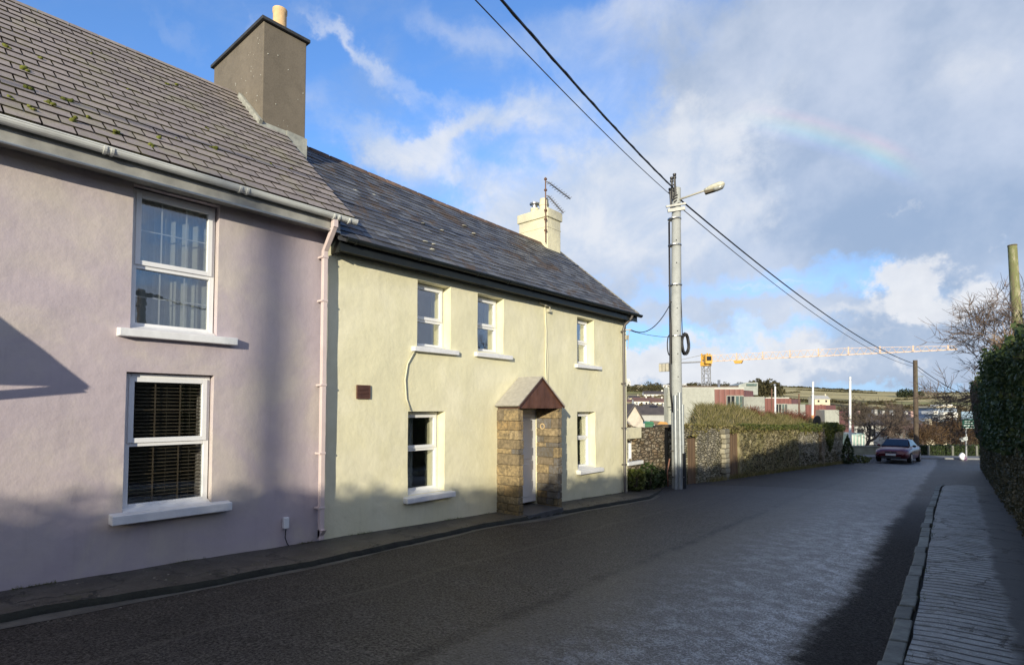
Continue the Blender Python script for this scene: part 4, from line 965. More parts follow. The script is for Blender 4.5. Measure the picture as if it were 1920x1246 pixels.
for k in range(9): q = MB(); z = -.4+k*.62; q.lathe((PX+.10, PY_-.115, z), [(.014, 0), (.014, .02)], 6); q.build('bolt', BLACKM, up)
lamp = thing('street_lamp', 'pale street lamp head on a short bracket arm near the top of the grey pole', 'street lamp', (PX, PY_, 5.3))
a = att(1268, 376, 15.15); b = att(1322, 357, 14.75); e = att(1357, 346, 14.5)
q = MB(); q.tube([a, b, b.lerp(e, .2)], .028, 8); q.build('arm', simple('lamp_arm', (.52, .50, .42), .5, .2, 8, .1), lamp, smooth=True)
d = (e-b).normalized(); sx = d.cross(Vector((0, 0, 1))).normalized(); uz = sx.cross(d)
def ring(s, w, h, dz): c0 = b.lerp(e, s); return [c0+sx*w*math.cos(t)+uz*(h*math.sin(t)+dz) for t in np.linspace(0, 2*math.pi, 13)[:-1]]
def loft(rings, q):
    n = len(rings[0]); vs = [p for r in rings for p in r]; fs = [(i*n+k, i*n+(k+1) % n, (i+1)*n+(k+1) % n, (i+1)*n+k) for i in range(len(rings)-1) for k in range(n)]
    q.add(vs, fs+[tuple(range(n))[::-1], tuple((len(rings)-1)*n+k for k in range(n))])
q = MB(); loft([ring(-.05, .04, .04, 0), ring(.1, .07, .06, 0), ring(.35, .11, .085, .01), ring(.8, .12, .085, .02), ring(1.0, .09, .06, .02), ring(1.06, .03, .02, .02)], q)
q.build('lamp_head', simple('lamp_head', (.58, .56, .44), .4, .2, 20, .1), lamp, smooth=True)
q = MB(); loft([ring(.45, .08, .05, -.055), ring(.6, .10, .06, -.06), ring(.9, .09, .05, -.05), ring(1.0, .05, .03, -.03)], q); q.build('lens', simple('lamp_lens', (.35, .36, .34), .15, .1, 8, 0), lamp, smooth=True)
q = MB(); c0 = b.lerp(e, .12); q.bar(c0-d*.07-uz*.065, c0+d*.19-uz*.065, .13, .075); q.build('gear_box', simple('lamp_brown', (.10, .08, .05), .6, .1, 8, 0), lamp)
def cable(name, a, b, sag, r, label, cat='cable', mat=None, group=None, n=24, twist=False):
    q = MB(); a = Vector(a); b = Vector(b)
    pts = [a.lerp(b, i/n)-Vector((0, 0, 4*sag*(i/n)*(1-i/n))) for i in range(n+1)]; q.tube(pts, r, 6)
    if twist:
        m = 160; q.tube([a.lerp(b, i/m)-Vector((0, 0, 4*sag*(i/m)*(1-i/m)))+Vector((math.sin(i*1.3)*.012, 0, math.cos(i*1.3)*.012)) for i in range(m+1)], r*.75, 5)
    return tag(q.build(name, mat or CABLE, smooth=True), label, cat, group)
bp = Vector((1.3, -24.0, 6.7))
top1 = att(1262, 352, 15.15); top2 = att(1258, 366, 15.15)
cable('overhead_cable', top1, bp, 1.35, .021, 'thick black twisted overhead cable sweeping from the grey pole top to upper left', twist=True, n=40)
cable('overhead_cable', top2, bp+Vector((-.55, 0, -.1)), 1.30, .009, 'thin overhead wire running beside the thick twisted cable at upper left', mat=CABLEG, n=40)
FPT = 40.5
fp1 = att(1713, 681, FPT); fp2 = att(1713, 687, FPT)
cable('overhead_cable', att(1275, 374, 15.1), fp1, .62, .022, 'thick black cable sagging from the grey pole down to the distant wooden pole', n=40)
cable('overhead_cable', att(1275, 388, 15.1), fp2, .72, .012, 'thin wire hanging just under the cable to the distant wooden pole', mat=CABLEG, n=40)
cable('overhead_cable', fp1, att(1840, 752, 42), .3, .022, 'thick cable running right and down from the distant wooden pole', n=12)
cable('overhead_cable', fp2, att(1830, 748, 43), .4, .012, 'thin cable beside the thick one right of the distant wooden pole', mat=CABLEG, n=12)
cable('service_cable', att(1259, 565, 15.1), (-6.87, 12.6, 1.98), .35, .012, 'slack black service cable looping from the grey pole to the cream house end', n=16)
cable('service_cable', att(1256, 632, 15.1), (-6.88, 12.6, 1.95), .03, .007, 'straight thin service cable below the slack one by the cream house', mat=CABLEG, n=8)
# far wooden pole
b0 = att(1712, 868, 36.3); b0.z = H(b0.x, b0.y)
fpp = thing('telegraph_pole', 'weathered wooden telegraph pole standing behind the parked red car', 'pole', tuple(att(1713, 840, FPT)))
q = MB(); tp = att(1716, 675, FPT); q.tube([Vector((tp.x-.1, tp.y, -4.0)), tp], [.165, .14], 12); q.build('pole', WOODP, fpp, smooth=True, auto=40)
q = MB(); q.tube([att(1719, 683, FPT-.1), att(1719, 735, FPT-.1)], .035, 6); q.bar(att(1719, 706, FPT), att(1731, 705, FPT), .04); q.build('bracket', simple('mossy_steel', (.16, .18, .10), .7, .3, 8, .1), fpp)
# wooden pole at the right edge, above the hedge
wp = thing('wooden_pole', 'pale mossy cut off wooden pole rising above the hedge at the right edge', 'pole', tuple(att(1911, 640, 17)))
t_ = 17.0; q = MB(); q.tube([att(1916, 760, t_), att(1911, 640, t_), att(1904, 560, t_), att(1898, 459, t_)], [.15, .14, .125, .115], 14); q.build('pole', MPOLE, wp, smooth=True, auto=40)
q = MB(); p = att(1898, 459, t_); q.lathe((p.x, p.y, p.z-.04), [(.12, 0), (.12, .03)], 12); q.build('band', WOODP, wp)
#PART2
# ---------------------------------------------------------------- roadside walls beyond the cream house
def rough_wall(name, parent, mat, x0f, x1f, ya, yb, ztf, zb, openings=(), step=.12, amp=.035, seed=0, lump=.05):
    """irregular faced wall running along Y; x0f back, x1f front face, ztf top"""
    q = MB(); ys = list(np.arange(ya, yb, step))+[yb]
    for o in openings: ys += [o[0], o[1]]
    ys = sorted(set(round(y, 4) for y in ys)); nz = 14; idx = {}
    def fx(y, z): return x1f(y)+amp*noise.noise(Vector((y*3.2, z*4.5, seed)))+amp*.6*noise.noise(Vector((y*8, z*9, seed)))
    def tz(y): return ztf(y)+lump*noise.noise(Vector((y*2.3, seed, 0)))
    def zs(y):
        t = tz(y); b = zb(y); z = [b+(t-b)*k/nz for k in range(nz+1)]
        return z
    grid = {}
    for i, y in enumerate(ys):
        zz = zs(y)
        for k, z in enumerate(zz): grid[(i, k)] = len(q.v); q.v.append((fx(y, z), y, z))
        grid[(i, 'b')] = len(q.v); q.v.append((x0f(y), y, tz(y)-.03)); grid[(i, 'bb')] = len(q.v); q.v.append((x0f(y), y, zb(y)))
    for i in range(len(ys)-1):
        for k in range(nz):
            cy = (ys[i]+ys[i+1])/2; cz = q.v[grid[(i, k)]][2]*.5+q.v[grid[(i, k+1)]][2]*.5
            if any(o[0] < cy < o[1] and o[2] < cz < o[3] for o in openings): continue
            q.f.append((grid[(i, k)], grid[(i+1, k)], grid[(i+1, k+1)], grid[(i, k+1)]))
        q.f.append((grid[(i, nz)], grid[(i+1, nz)], grid[(i+1, 'b')], grid[(i, 'b')]))
        q.f.append((grid[(i, 'b')], grid[(i+1, 'b')], grid[(i+1, 'bb')], grid[(i, 'bb')]))
    for i in (0, len(ys)-1): q.f.append(tuple([grid[(i, k)] for k in range(nz+1)]+[grid[(i, 'b')], grid[(i, 'bb')]]))
    q.a = [.5]*len(q.f); q.m = [0]*len(q.f)
    for o in openings:
        for y in (o[0], o[1]): q.quad((x1f(y)+.02, y, o[2]), (x1f(y)+.02, y, o[3]), (x0f(y), y, o[3]), (x0f(y), y, o[2]))
        q.quad((x1f(o[0]), o[0], o[3]), (x1f(o[1]), o[1], o[3]), (x0f(o[1]), o[1], o[3]), (x0f(o[0]), o[0], o[3]))
    return q.build(name, mat, parent)
gb = lambda y: G(y)-.4
# rubble outbuilding attached to the cream house
ob = thing('outbuilding', 'rubble stone outbuilding wall with small window between the cream house and the grey pole', 'outbuilding', (-7.15, 13.8, -2.2))
rough_wall('wall', ob, RUB1, lambda y: -7.6, lambda y: -7.15, CE+.01, 15.05, lambda y: interp(y, [(12.6, -.33), (13.6, -.52), (15.1, -.52)]), gb, [(12.86, 13.36, -1.36, -.79)], seed=21)
q = MB(); q.box(-7.2, -7.10, 12.70, 13.58, -.79, -.50); q.build('lintel', CREAMC, ob, bevel=.015)
q = MB(); frame_box(q, -7.34, -7.28, 12.86, 13.36, -1.36, -.79, .05); q.box(-7.335, -7.285, 13.09, 13.12, -1.34, -.82); wo = q.build('window', PVC, ob)
q = MB(); q.box(-7.33, -7.32, 12.88, 13.34, -1.34, -.81); q.build('pane', GLASS, wo)
q = MB(); q.box(-7.30, -7.04, 12.76, 13.56, -1.46, -1.37); q.build('sill', SILLW, wo, bevel=.01)
q = MB(); q.box(-8.6, -7.62, CE+.02, 15.0, -2.5, -.6); q.build('back_room', DARK, ob)
# dark doorway beside it
dw = thing('side_gate', 'dark recessed gateway directly behind the grey pole', 'gate', (-7.3, 15.2, -2.25))
q = MB(); q.box(-7.5, -7.22, 15.03, 15.47, -2.6, -.50); q.build('door', BLACKM, dw)
q = MB(); q.box(-7.45, -7.05, 15.05, 15.45, -.55, -.47); q.build('lintel', WOODP, dw)
ZT = [(15.3, -.50), (18.3, -.60), (22, -.76), (28, -.92), (38, -1.22)]
sw = thing('garden_wall', 'rubble garden wall with weathered wooden door just right of the grey pole', 'wall', (-6.8, 17, -2.3))
rough_wall('wall', sw, RUB2, lambda y: -7.2, lambda y: -6.74, 15.4, 18.75, lambda y: interp(y, ZT), gb, [(15.62, 16.32, -3, -.86)], seed=5, lump=.07)
q = MB()
for k in range(6): y = 15.64+k*.112; q.box(-6.80, -6.775+.004*(k % 2), y, y+.108, -2.8, -.88)
dd = q.build('door', DOORW, sw, bevel=.004)
q = MB(); q.box(-6.775, -6.76, 15.7, 15.74, -1.7, -1.62); q.build('handle', RUSTM, dd)
q = MB(); R = random.Random(3)
for k in range(13): z = -2.75+k*.16; q.box(-7.1, -6.60+R.uniform(-.015, .015), 18.35+R.uniform(-.1, .05), 18.72, z+.006, z+.152, R.random())
q.build('quoin', simple('pale_quoin', (.30, .28, .21), .9, .3, 12, .6, 40, usevar=True), sw, bevel=.02)
gd = thing('wooden_gate', 'faded brown boarded gate set in the roadside wall right of the stone pillar', 'gate', (-6.85, 19.5, -2.4))
q = MB()
for k in range(12): y = 18.78+k*.12; q.box(-6.90, -6.865+.005*(k % 2), y, y+.114, -2.9, -.74)
q.build('boards', DOORW, gd, bevel=.004)
q = MB(); q.box(-7.0, -6.8, 18.75, 20.25, -.74, -.62); q.build('lintel', WOODP, gd)
mw = thing('mossy_wall', 'long moss and ivy covered rendered wall beside the road in the middle distance', 'wall', (-6.8, 24, -2.6))
rough_wall('wall', mw, MOSSW, lambda y: -7.4, lambda y: -6.80, 20.22, 28.1, lambda y: interp(y, ZT), gb, seed=8, amp=.06, lump=.10)
fw = thing('stone_wall', 'far rubble stone wall with ivy at the end of the roadside walls', 'wall', (-6.8, 33, -3))
rough_wall('wall', fw, RUB2, lambda y: -7.4, lambda y: -6.86, 28.1, 38.6, lambda y: interp(y, ZT), gb, seed=12, amp=.07, lump=.12)
rough_wall('pier', fw, RUB1, lambda y: -7.3, lambda y: -6.74, 32.4, 33.1, lambda y: interp(y, ZT)+.08, gb, seed=15, amp=.05)
def scatter_face(n, x, y0, y1, zlo, zhi, th=.12):
    Y = rng.uniform(y0, y1, n); t = rng.random(n); Z = np.array([zlo(y)+(zhi(y)-zlo(y))*k for y, k in zip(Y, t)])
    return np.stack([np.array([x(y) if callable(x) else x for y in Y])+rng.uniform(0, th, n), Y, Z], 1)
NX = np.array([1., 0, .3])
# creepers on the mossy wall (part of it)
C = scatter_face(3800, -6.80, 20.25, 28.1, lambda y: G(y), lambda y: interp(y, ZT)+.05, .10); V, F = leaves(C, .06, N=NX, flat=.5)
tag(np_mesh('creeper', V, F, IVYD, mw), kind='stuff')
C = scatter_face(1700, -6.95, 20.3, 28.1, lambda y: interp(y, ZT)-.05, lambda y: interp(y, ZT)+.16, .32); V, F = leaves(C, .07)
tag(np_mesh('moss_cap', V, F, IVYL, mw), kind='stuff')
C = np.concatenate([scatter_face(1500, -6.86, 33.5, 36.5, lambda y: interp(y, ZT)-.1-max(0, 1.3-abs(y-34.6)*1.1), lambda y: interp(y, ZT)+.35, .16),
                    scatter_face(1500, -6.9, 28.3, 38.4, lambda y: interp(y, ZT)-.12, lambda y: interp(y, ZT)+.25, .25)]); V, F = leaves(C, .10)
tag(np_mesh('ivy', V, F, IVYL, fw), kind='stuff')
C = np.concatenate([scatter_face(500, -6.86, 28.3, 38.4, lambda y: G(y), lambda y: G(y)+.7, .16)]); V, F = leaves(C, .08)
tag(np_mesh('ivy', V, F, IVYD, fw), kind='stuff')
def bush(name, label, cat, c, r, n, size, mat, group=None, stem=True, shape=1.0, core=None, sub='foliage'):
    t = thing(name, label, cat, c, group=group)
    a = rng.normal(size=(n, 3)); a /= np.linalg.norm(a, axis=1)[:, None]
    rad = rng.uniform(.55, 1.0, n)**.5; lump = np.array([1+.28*noise.noise(Vector(tuple(k*2.2))+Vector(c)) for k in a])
    P = a*rad[:, None]*lump[:, None]*np.array(r)
    if shape != 1: k = 1-(P[:, 2]/r[2]*.5+.5)*(1-shape); P[:, 0] *= k; P[:, 1] *= k
    P[:, 2] = np.abs(P[:, 2]+r[2]*.9)
    V, F = leaves(P+np.array(c), size); tag(np_mesh(sub, V, F, mat, t), kind=None)
    q = MB()
    for k in range(5):
        q.tube([c, (c[0]+random.uniform(-.5, .5)*r[0], c[1]+random.uniform(-.5, .5)*r[1], c[2]+r[2]*random.uniform(.8, 1.5))], [.03*min(1, r[2]), .008], 5)
    q.build('stem', BARK, t); return t
# plants at the foot of the outbuilding
for i, (x, y, rr, hgt, lab) in enumerate([(-6.95, 12.95, .28, .30, 'glossy green weed clump against the corner of the cream house'), (-6.9, 13.6, .32, .36, 'leafy ivy clump under the white sill of the outbuilding'),
                                          (-6.95, 14.2, .30, .26, 'low dark weed clump nearest the foot of the grey pole')]):
    bush('weed_clump', lab, 'plant', (x, y, G(y)), (rr*.8, rr*1.2, hgt), 420, .085, [IVYL, IVY, IVY][i], group='weeds at the foot of the outbuilding')
bush('conical_shrub', 'dark conical shrub standing at the far end of the stone wall', 'shrub', (-6.35, 36.9, G(36.9)), (.45, .5, .85), 900, .10, IVY, shape=.25)
bush('verge_shrub', 'low green shrub at the grassy corner left of the red car', 'shrub', (-6.2, 39.3, G(39.3)), (.6, .9, .25), 600, .10, IVYL)
# verge in front of the far wall
C = scatter_face(5000, -6.88, 17, 39.5, lambda y: G(y), lambda y: G(y)+.02, .32); V, F = blades(C, .16, .015)
tag(np_mesh('verge_grass', V, F, GRASSM), 'dry grass and weeds along the foot of the roadside walls', 'grass', kind='stuff')
# bank of rough grass behind the walls
def bankz(x, y):
    t = interp(y, [(15, -.75), (17.6, -.70), (19.5, -.35), (21.5, -.02), (24, -.05), (28, -.40), (36, -.62), (40, -1.2), (42, -3)])
    e = interp(y, ZT)-.06 if y > 15.3 else -.6
    s = ss(-7.05, -8.4, x); z = e+(t-e)*s - .55*ss(-10, -14, x)*1.0 - 2.5*ss(-.405*y, -.46*y, x)
    return z+.14*noise.noise(Vector((x*1.1, y*1.1, 0)))
V = []; F = []; xs = np.arange(-14, -6.95, .3); ys = np.arange(15.5, 41.5, .4)
for y in ys:
    for x in xs: V.append((x, y, bankz(x, y)-(4 if x < -13.8 else 0)))
for i in range(len(ys)-1):
    for k in range(len(xs)-1): a = i*len(xs)+k; F.append((a, a+1, a+len(xs)+1, a+len(xs)))
tag(np_mesh('bank', np.array(V), np.array(F), simple('bank_soil', (.12, .11, .05), .95, .4, 3, .8, 20), smooth=True), kind='structure')
n = 36000; X = rng.uniform(-11.5, -7.0, n); Y = rng.uniform(16.8, 40, n); C = np.stack([X, Y, [bankz(x, y)-.02 for x, y in zip(X, Y)]], 1); V, F = blades(C, .24*(1+1.1*np.array([max(0, noise.noise(Vector((c_[0]*.9, c_[1]*.9, 4)))) for c_ in C])), .02, .5)
tag(np_mesh('bank_grass', V, F, GRASSM), 'rough dry yellow green grass covering the bank behind the roadside walls', 'grass', kind='stuff')
for i, (px, py, t, rr) in enumerate([(1412, 778, 26, .8), (1440, 782, 28, .6), (1475, 778, 30, .9), (1500, 784, 31, .9), (1560, 790, 33, .7)]):
    p = att(px, py, t); p.z = bankz(p.x, p.y)-.1
    t_ = thing('red_bush', ['small reddish bush on the bank in front of the pale concrete panel', 'lowest reddish bush left of the first rusty post', 'reddish bramble bush by the leftmost white pole', 'reddish bush beside the second rusty post', 'rusty bush behind the round mirror'][i], 'bush', tuple(p), group='red twiggy bushes on the bank')
    n = 620; D = rng.normal(size=(n, 3)); D[:, 2] = abs(D[:, 2])+.3; D /= np.linalg.norm(D, axis=1)[:, None]
    Lg = rng.uniform(.4, 1, n)[:, None]*rr*.8; A_ = np.array(p)+D*Lg*.2; B_ = np.array(p)+D*Lg+rng.normal(size=(n, 3))*.06*rr; S_ = np.cross(D, rng.normal(size=(n, 3))); S_ /= np.linalg.norm(S_, axis=1)[:, None]; S_ *= .007
    V = np.stack([A_-S_, A_+S_, B_+S_*.4, B_-S_*.4], 1).reshape(-1, 3); np_mesh('twig', V, np.arange(n*4).reshape(n, 4), REDT, t_)
    V, F = leaves(np.array(p)+D*Lg*rng.uniform(.5, 1.05, n)[:, None], .045*rr+.02); np_mesh('foliage', V, F, REDT, t_)
# growth hanging over the wall tops
n = 7000; Y = rng.uniform(15.5, 38.4, n); dn_ = np.array([max(0.02, .22+.5*noise.noise(Vector((y*1.4, 31, 0)))) for y in Y])
Z = np.array([interp(y, ZT) for y in Y])+.06-rng.random(n)**1.6*dn_; X = np.array([interp(y, [(15, -6.72), (19, -6.76), (24, -6.80), (38, -6.86)]) for y in Y])+rng.uniform(-.10, .07, n)
V, F = leaves(np.stack([X, Y, Z], 1), .075); tag(np_mesh('trailing_growth', V, F, GRASSM), 'dry trailing growth hanging over the top of the roadside walls', 'creeper', kind='stuff')
# posts
def post(name, label, cat, px, ytop, ybase, t, r, mat, group, cap=None):
    a = att(px, ybase, t); b = att(px+(1 if cap else 0), ytop, t)
    o = thing(name, label, cat, tuple(a), group=group); q = MB(); q.tube([a-Vector((0, 0, 1.5)), a, b], [r, r, r*.85], 10); q.build('post', mat, o, smooth=True, auto=40)
    if cap: q = MB(); q.tube([a-Vector((0, 0, .4)), a+Vector((0, 0, .05))], r*1.25, 8); q.build('sleeve', simple('orange_sleeve', (.55, .28, .12), .7, .2, 8, 0), o)
WPOST = simple('white_paint', (.80, .80, .78), .45, .06, 4, .05, 20)
post('white_pole', 'shortest leftmost of the three white poles behind the walls', 'pole', 1453.5, 724, 778, 50, .085, WPOST, 'white poles behind the walls')
post('white_pole', 'middle one of the three white poles, standing above the round mirror', 'pole', 1523.5, 715, 779, 45, .085, WPOST, 'white poles behind the walls', cap=1)
post('white_pole', 'tallest rightmost of the three white poles, at the end of the stone wall', 'pole', 1594, 706, 815, 40, .085, WPOST, 'white poles behind the walls')
post('rusty_post', 'taller thin rusty post beside the leftmost white pole', 'post', 1447, 728, 792, 30, .035, RUSTM, 'thin rusty posts on the bank')
post('rusty_post', 'thin rusty post between the first two white poles', 'post', 1498, 738, 790, 31, .04, RUSTM, 'thin rusty posts on the bank')
mr = thing('traffic_mirror', 'round dark backed traffic mirror above the far stone wall', 'mirror', tuple(att(1531, 800, 30)))
q = MB(); c = att(1531, 789, 30); nn = (cF*-.85+cR*.45+Vector((0, 0, -.1))).normalized(); ux = nn.cross(Vector((0, 0, 1))).normalized(); uy = ux.cross(nn)
def disc(q, c, r, th, k=20): q.prism([c+ux*r*math.cos(t)+uy*r*math.sin(t) for t in np.linspace(0, 2*math.pi, k+1)[:-1]], nn*th)
disc(q, c, .30, .05); q.build('mirror_back', BLACKM, mr)
q = MB(); disc(q, c-nn*.011, .26, .01); q.build('mirror_face', STEEL, mr)
q = MB(); q.tube([c-Vector((0, 0, 1.2)), c-nn*.02], .03, 8); q.build('post', PIPEG, mr)
# ---------------------------------------------------------------- hedge on the right
def htop(Y): return interp(Y, [(-40, 1.25), (-14, 1.95), (-12, 1.95), (-9.5, 1.66), (-6, 1.33), (-2, 1.22), (1, 1.1), (5, .78), (8, .80), (11, .90), (15.5, .98), (18.5, .70), (27, .55), (30, .95), (36.5, 1.08), (38, .8), (39.5, 0)])+.13*noise.noise(Vector((Y*.9, 7, 0)))
hd = thing('hedge', 'tall dark ivy hedge along the right footpath', 'hedge', (1.0, 15, -1.9))
q = MB(); ys = np.arange(-40, 38.6, .5)
for Y in ys:
    a, b = Y, Y+.5
    q.hexa([(hx(a)+.16, a, G(a)-.5), (2.4, a, G(a)-.5), (2.4, b, G(b)-.5), (hx(b)+.16, b, G(b)-.5), (hx(a)+.22, a, htop(a)-.16), (2.2, a, htop(a)-.1), (2.2, b, htop(b)-.1), (hx(b)+.22, b, htop(b)-.16)])
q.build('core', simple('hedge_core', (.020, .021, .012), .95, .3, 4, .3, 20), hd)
def hface(n, y0, y1, z0, z1, out, bulge=.0):
    Y = rng.uniform(y0, y1, n); t = rng.random(n); lo = np.array([G(y)+.1 for y in Y]); hi = np.array([htop(y) for y in Y])
    t = z0+(z1-z0)*t; Z = lo+(hi-lo)*t
    X = np.array([hx(y)+.14-bulge*max(0, tt-.45)*(1+.9*noise.noise(Vector((y*1.3, z*1.3, 2))))-.07*noise.noise(Vector((y*2.5, z*2.5, 1))) for y, z, tt in zip(Y, Z, t)])
    return np.stack([X-rng.random(n)**2*out+.05, Y, Z], 1)
NL = np.array([-1., 0, .35])
sets = [(26000, 5, 13, 0, .55, .10, 0, .040, IVYD, 'lower_ivy'), (26000, 5, 13, .45, .99, .12, .06, .062, IVY, 'upper_ivy'),
        (26000, 13, 38.5, 0, .5, .10, 0, .055, IVYD, 'lower_ivy'), (34000, 13, 38.5, .4, 1.04, .26, .24, .085, IVY, 'upper_ivy')]
for (n, y0, y1, z0, z1, out, bu, sz, mt_, nm) in sets:
    C = hface(n, y0, y1, z0, z1, out, bu); V, F = leaves(C, sz, .75, N=NL, flat=.35); tag(np_mesh(nm, V, F, mt_, hd), kind='stuff')
n = 22000; Y = rng.uniform(5, 38.5, n); X = np.array([hx(y)-.05 for y in Y])+rng.random(n)*2.0; Z = np.array([htop(y) for y in Y])+rng.normal(size=n)*.07+.02
V, F = leaves(np.stack([X, Y, Z], 1), .085); tag(np_mesh('top_ivy', V, F, IVY, hd), kind='stuff')
n = 16000; Y = rng.uniform(-30, 5, n); X = np.array([hx(y)+.1 for y in Y])+rng.random(n)*1.6; Z = np.array([htop(y) for y in Y])+rng.normal(size=n)*.10
V, F = leaves(np.stack([X, Y, Z], 1), .11); tag(np_mesh('top_ivy', V, F, IVY, hd), kind='stuff')
n = 2500; Y = rng.uniform(24, 38, n); X = np.array([hx(y)-.1 for y in Y])+rng.random(n)*.8; Z = np.array([htop(y) for y in Y])+rng.normal(size=n)*.15+.1
V, F = leaves(np.stack([X, Y, Z], 1), .11); tag(np_mesh('autumn_ivy', V, F, IVYL, hd), kind='stuff')
q = MB(); LC = []
for k in range(190):
    Y = random.uniform(6, 34); x = hx(Y)+random.uniform(-.02, 1.2); p = Vector((x, Y, htop(Y)-.12)); d = Vector((random.uniform(-.6, .2), random.gauss(0, .4), 1)).normalized(); L_ = random.uniform(.18, .50)
    if random.random() < .35: p = Vector((hx(Y)+.12, Y, random.uniform(G(Y)+1.2, htop(Y)-.1))); d = Vector((-1, random.gauss(0, .5), random.uniform(.1, .9))).normalized(); L_ *= .6
    pts = [p, p+d*L_*.5, p+d*L_+Vector((0, 0, -.05*L_))]; q.tube(pts, [.006, .004, .002], 3, cap=False)
    for j in range(9): LC.append(tuple(pts[0].lerp(pts[2], random.uniform(.25, 1))+Vector((random.gauss(0, .03), random.gauss(0, .03), random.gauss(0, .02)))))
tag(q.build('shoots', TWIG, hd), kind='stuff'); V, F = leaves(np.array(LC), .07); tag(np_mesh('shoot_leaves', V, F, IVYL, hd), kind='stuff')
# ---------------------------------------------------------------- trees
def tree(name, label, cat, base, height, spread, seed, trunk_r, depth=6, group=None, twig=.006, up=.35, lean=(0, 0), n0=6, first=.22, matc=None, ratio=.78, kids=(3, 4), leafs=0, trunk_h=None):
    R = random.Random(seed); t = thing(name, label, cat, tuple(base), group=group)
    qt = MB(); qc = MB(); tips = []
    segs = []
    def grow(p, d, L, r, k):
        n = 3 if k < 3 else 2; pts = [p]
        for i in range(n):
            d = (d+Vector((R.gauss(0, .16), R.gauss(0, .16), R.gauss(0, .10)+up*.12))).normalized(); p = p+d*L/n; pts.append(p)
        r1 = r*.62 if k < depth else r*.4
        (qt if k == 0 else qc).tube(pts, [r+(r1-r)*i/n for i in range(n+1)], 9 if k == 0 else (5 if k < 3 else 3), cap=False)
        if k >= depth: tips.append(p); return
        for i in range(R.randint(*kids)):
            a = R.uniform(0, 2*math.pi); s = R.uniform(.45, .95); side = d.orthogonal().normalized(); side = Matrix.Rotation(a, 3, d) @ side
            nd = (d*math.cos(s)+side*math.sin(s)*spread).normalized(); q0 = pts[-1] if i < 2 else pts[R.randint(1, n)]
            grow(q0, nd, L*ratio*R.uniform(.75, 1.15), max(twig, r1*R.uniform(.6, .9)), k+1)
    h0 = trunk_h or height*first
    grow(Vector(base), Vector((lean[0], lean[1], 1)).normalized(), h0, trunk_r, 0)
    qt.build('trunk', BARK, t, smooth=True); qc.build('crown', matc or TWIG, t)
    if leafs and tips:
        P = np.array([tuple(p) for p in tips]); P = P[rng.integers(0, len(P), leafs)]+rng.normal(size=(leafs, 3))*.18; V, F = leaves(P, .09); np_mesh('leaf_clump', V, F, BRNT, t)
    return t
# bare tree above the hedge at the right edge
tree('bare_tree', 'leafless spreading tree above the hedge beside the pale wooden pole', 'tree', (1.5, 24.5, -1.4), 6, 1.1, 41, .15, 6, lean=(-.12, -.02), up=.30, ratio=.78, trunk_h=1.7, twig=.008, kids=(4, 5))
tree('bare_tree', 'leafless twiggy tree cut by the right edge of the photograph', 'tree', (1.6, 17.5, -1.2), 6, 1.0, 47, .11, 5, up=.3, ratio=.76, trunk_h=1.7, twig=.006, kids=(4, 5))
q = MB(); o = thing('brush_pile', 'tangle of dry tan twigs on top of the hedge below the wooden pole', 'brush', tuple(att(1890, 650, 17)))
for k in range(170):
    c = att(random.gauss(1890, 15), random.gauss(655, 9), 17+random.uniform(-.6, .6)); d = Vector((random.gauss(-.3, .5), random.gauss(0, .5), random.uniform(.2, 1))).normalized()*random.uniform(.25, .75); q.tube([c, c+d*.5+Vector((0, 0, .03)), c+d], [.009, .007, .003], 3, cap=False)
q.build('twigs', simple('dry_twigs', (.36, .25, .15), .9, .3, 3, 0), o)
# row of bare trees beyond the junction
trs = [(1621, 858, 40.5, 5.2, 1.0, 3, .17, 'thick forked bare street tree left of the red car'), (1661, 858, 43, 4.6, .95, 9, .10, 'slender bare street tree right behind the red car'),
       (1694, 858, 44, 4.2, .95, 14, .10, 'bare street tree just left of the wooden telegraph pole')]
for px, py, t, h, sp, sd_, tr_, lab in trs:
    p = att(px, py, t); p.z = G(p.y)-.3
    tree('bare_tree', lab, 'tree', p, h, sp, sd_, tr_, 6, group='bare street trees beyond the junction', twig=.011, up=.45, first=.24, ratio=.76, matc=BARK if px < 1650 else TWIG, trunk_h=h*.27)
for i, (px, t, h, lf) in enumerate([(1727, 47, 3.2, 5000), (1752, 48, 3.0, 6000), (1782, 49, 3.1, 6500), (1808, 50, 2.8, 5000)]):
    p = att(px, 858, t); p.z = G(p.y)-.4
    tree('brown_tree', ['brown leaved small tree right of the telegraph pole', 'rounded russet small tree second right of the telegraph pole', 'broad russet tree below the white villa', 'brown tree behind the green road sign'][i], 'tree', p, h, 1.1, 60+i, .08, 5, group='russet trees behind the dark fence', twig=.012, up=.25, first=.2, leafs=lf, trunk_h=h*.28, ratio=.80)
# ---------------------------------------------------------------- far side of the junction
A = Vector((-6.6, 44.6, 0)); B = Vector((-.7, 48.6, 0)); ld = (B-A).normalized(); ln_ = Vector((-ld.y, ld.x, 0))
def along(s, off, z): p = A+ld*s+ln_*off; return (p.x, p.y, z)
q = MB()
for s in np.arange(-24, 30, 1.0):
    z = G(A.y+ld.y*s)+.10; z2 = G(A.y+ld.y*(s+1))+.10
    q.hexa([along(s, 0, z-.4), along(s+.995, 0, z2-.4), along(s+.995, 1.7, z2-.4), along(s, 1.7, z-.4), along(s, 0, z), along(s+.995, 0, z2), along(s+.995, 1.7, z2+.02), along(s, 1.7, z+.02)], random.random())
tag(q.build('far_footpath', simple('far_path', (.20, .21, .22), .8, .2, 3, .2, 30)), kind='structure')
lw = thing('low_wall', 'low rendered wall across the junction behind the red car', 'wall', along(-4, 1.8, -3.4))
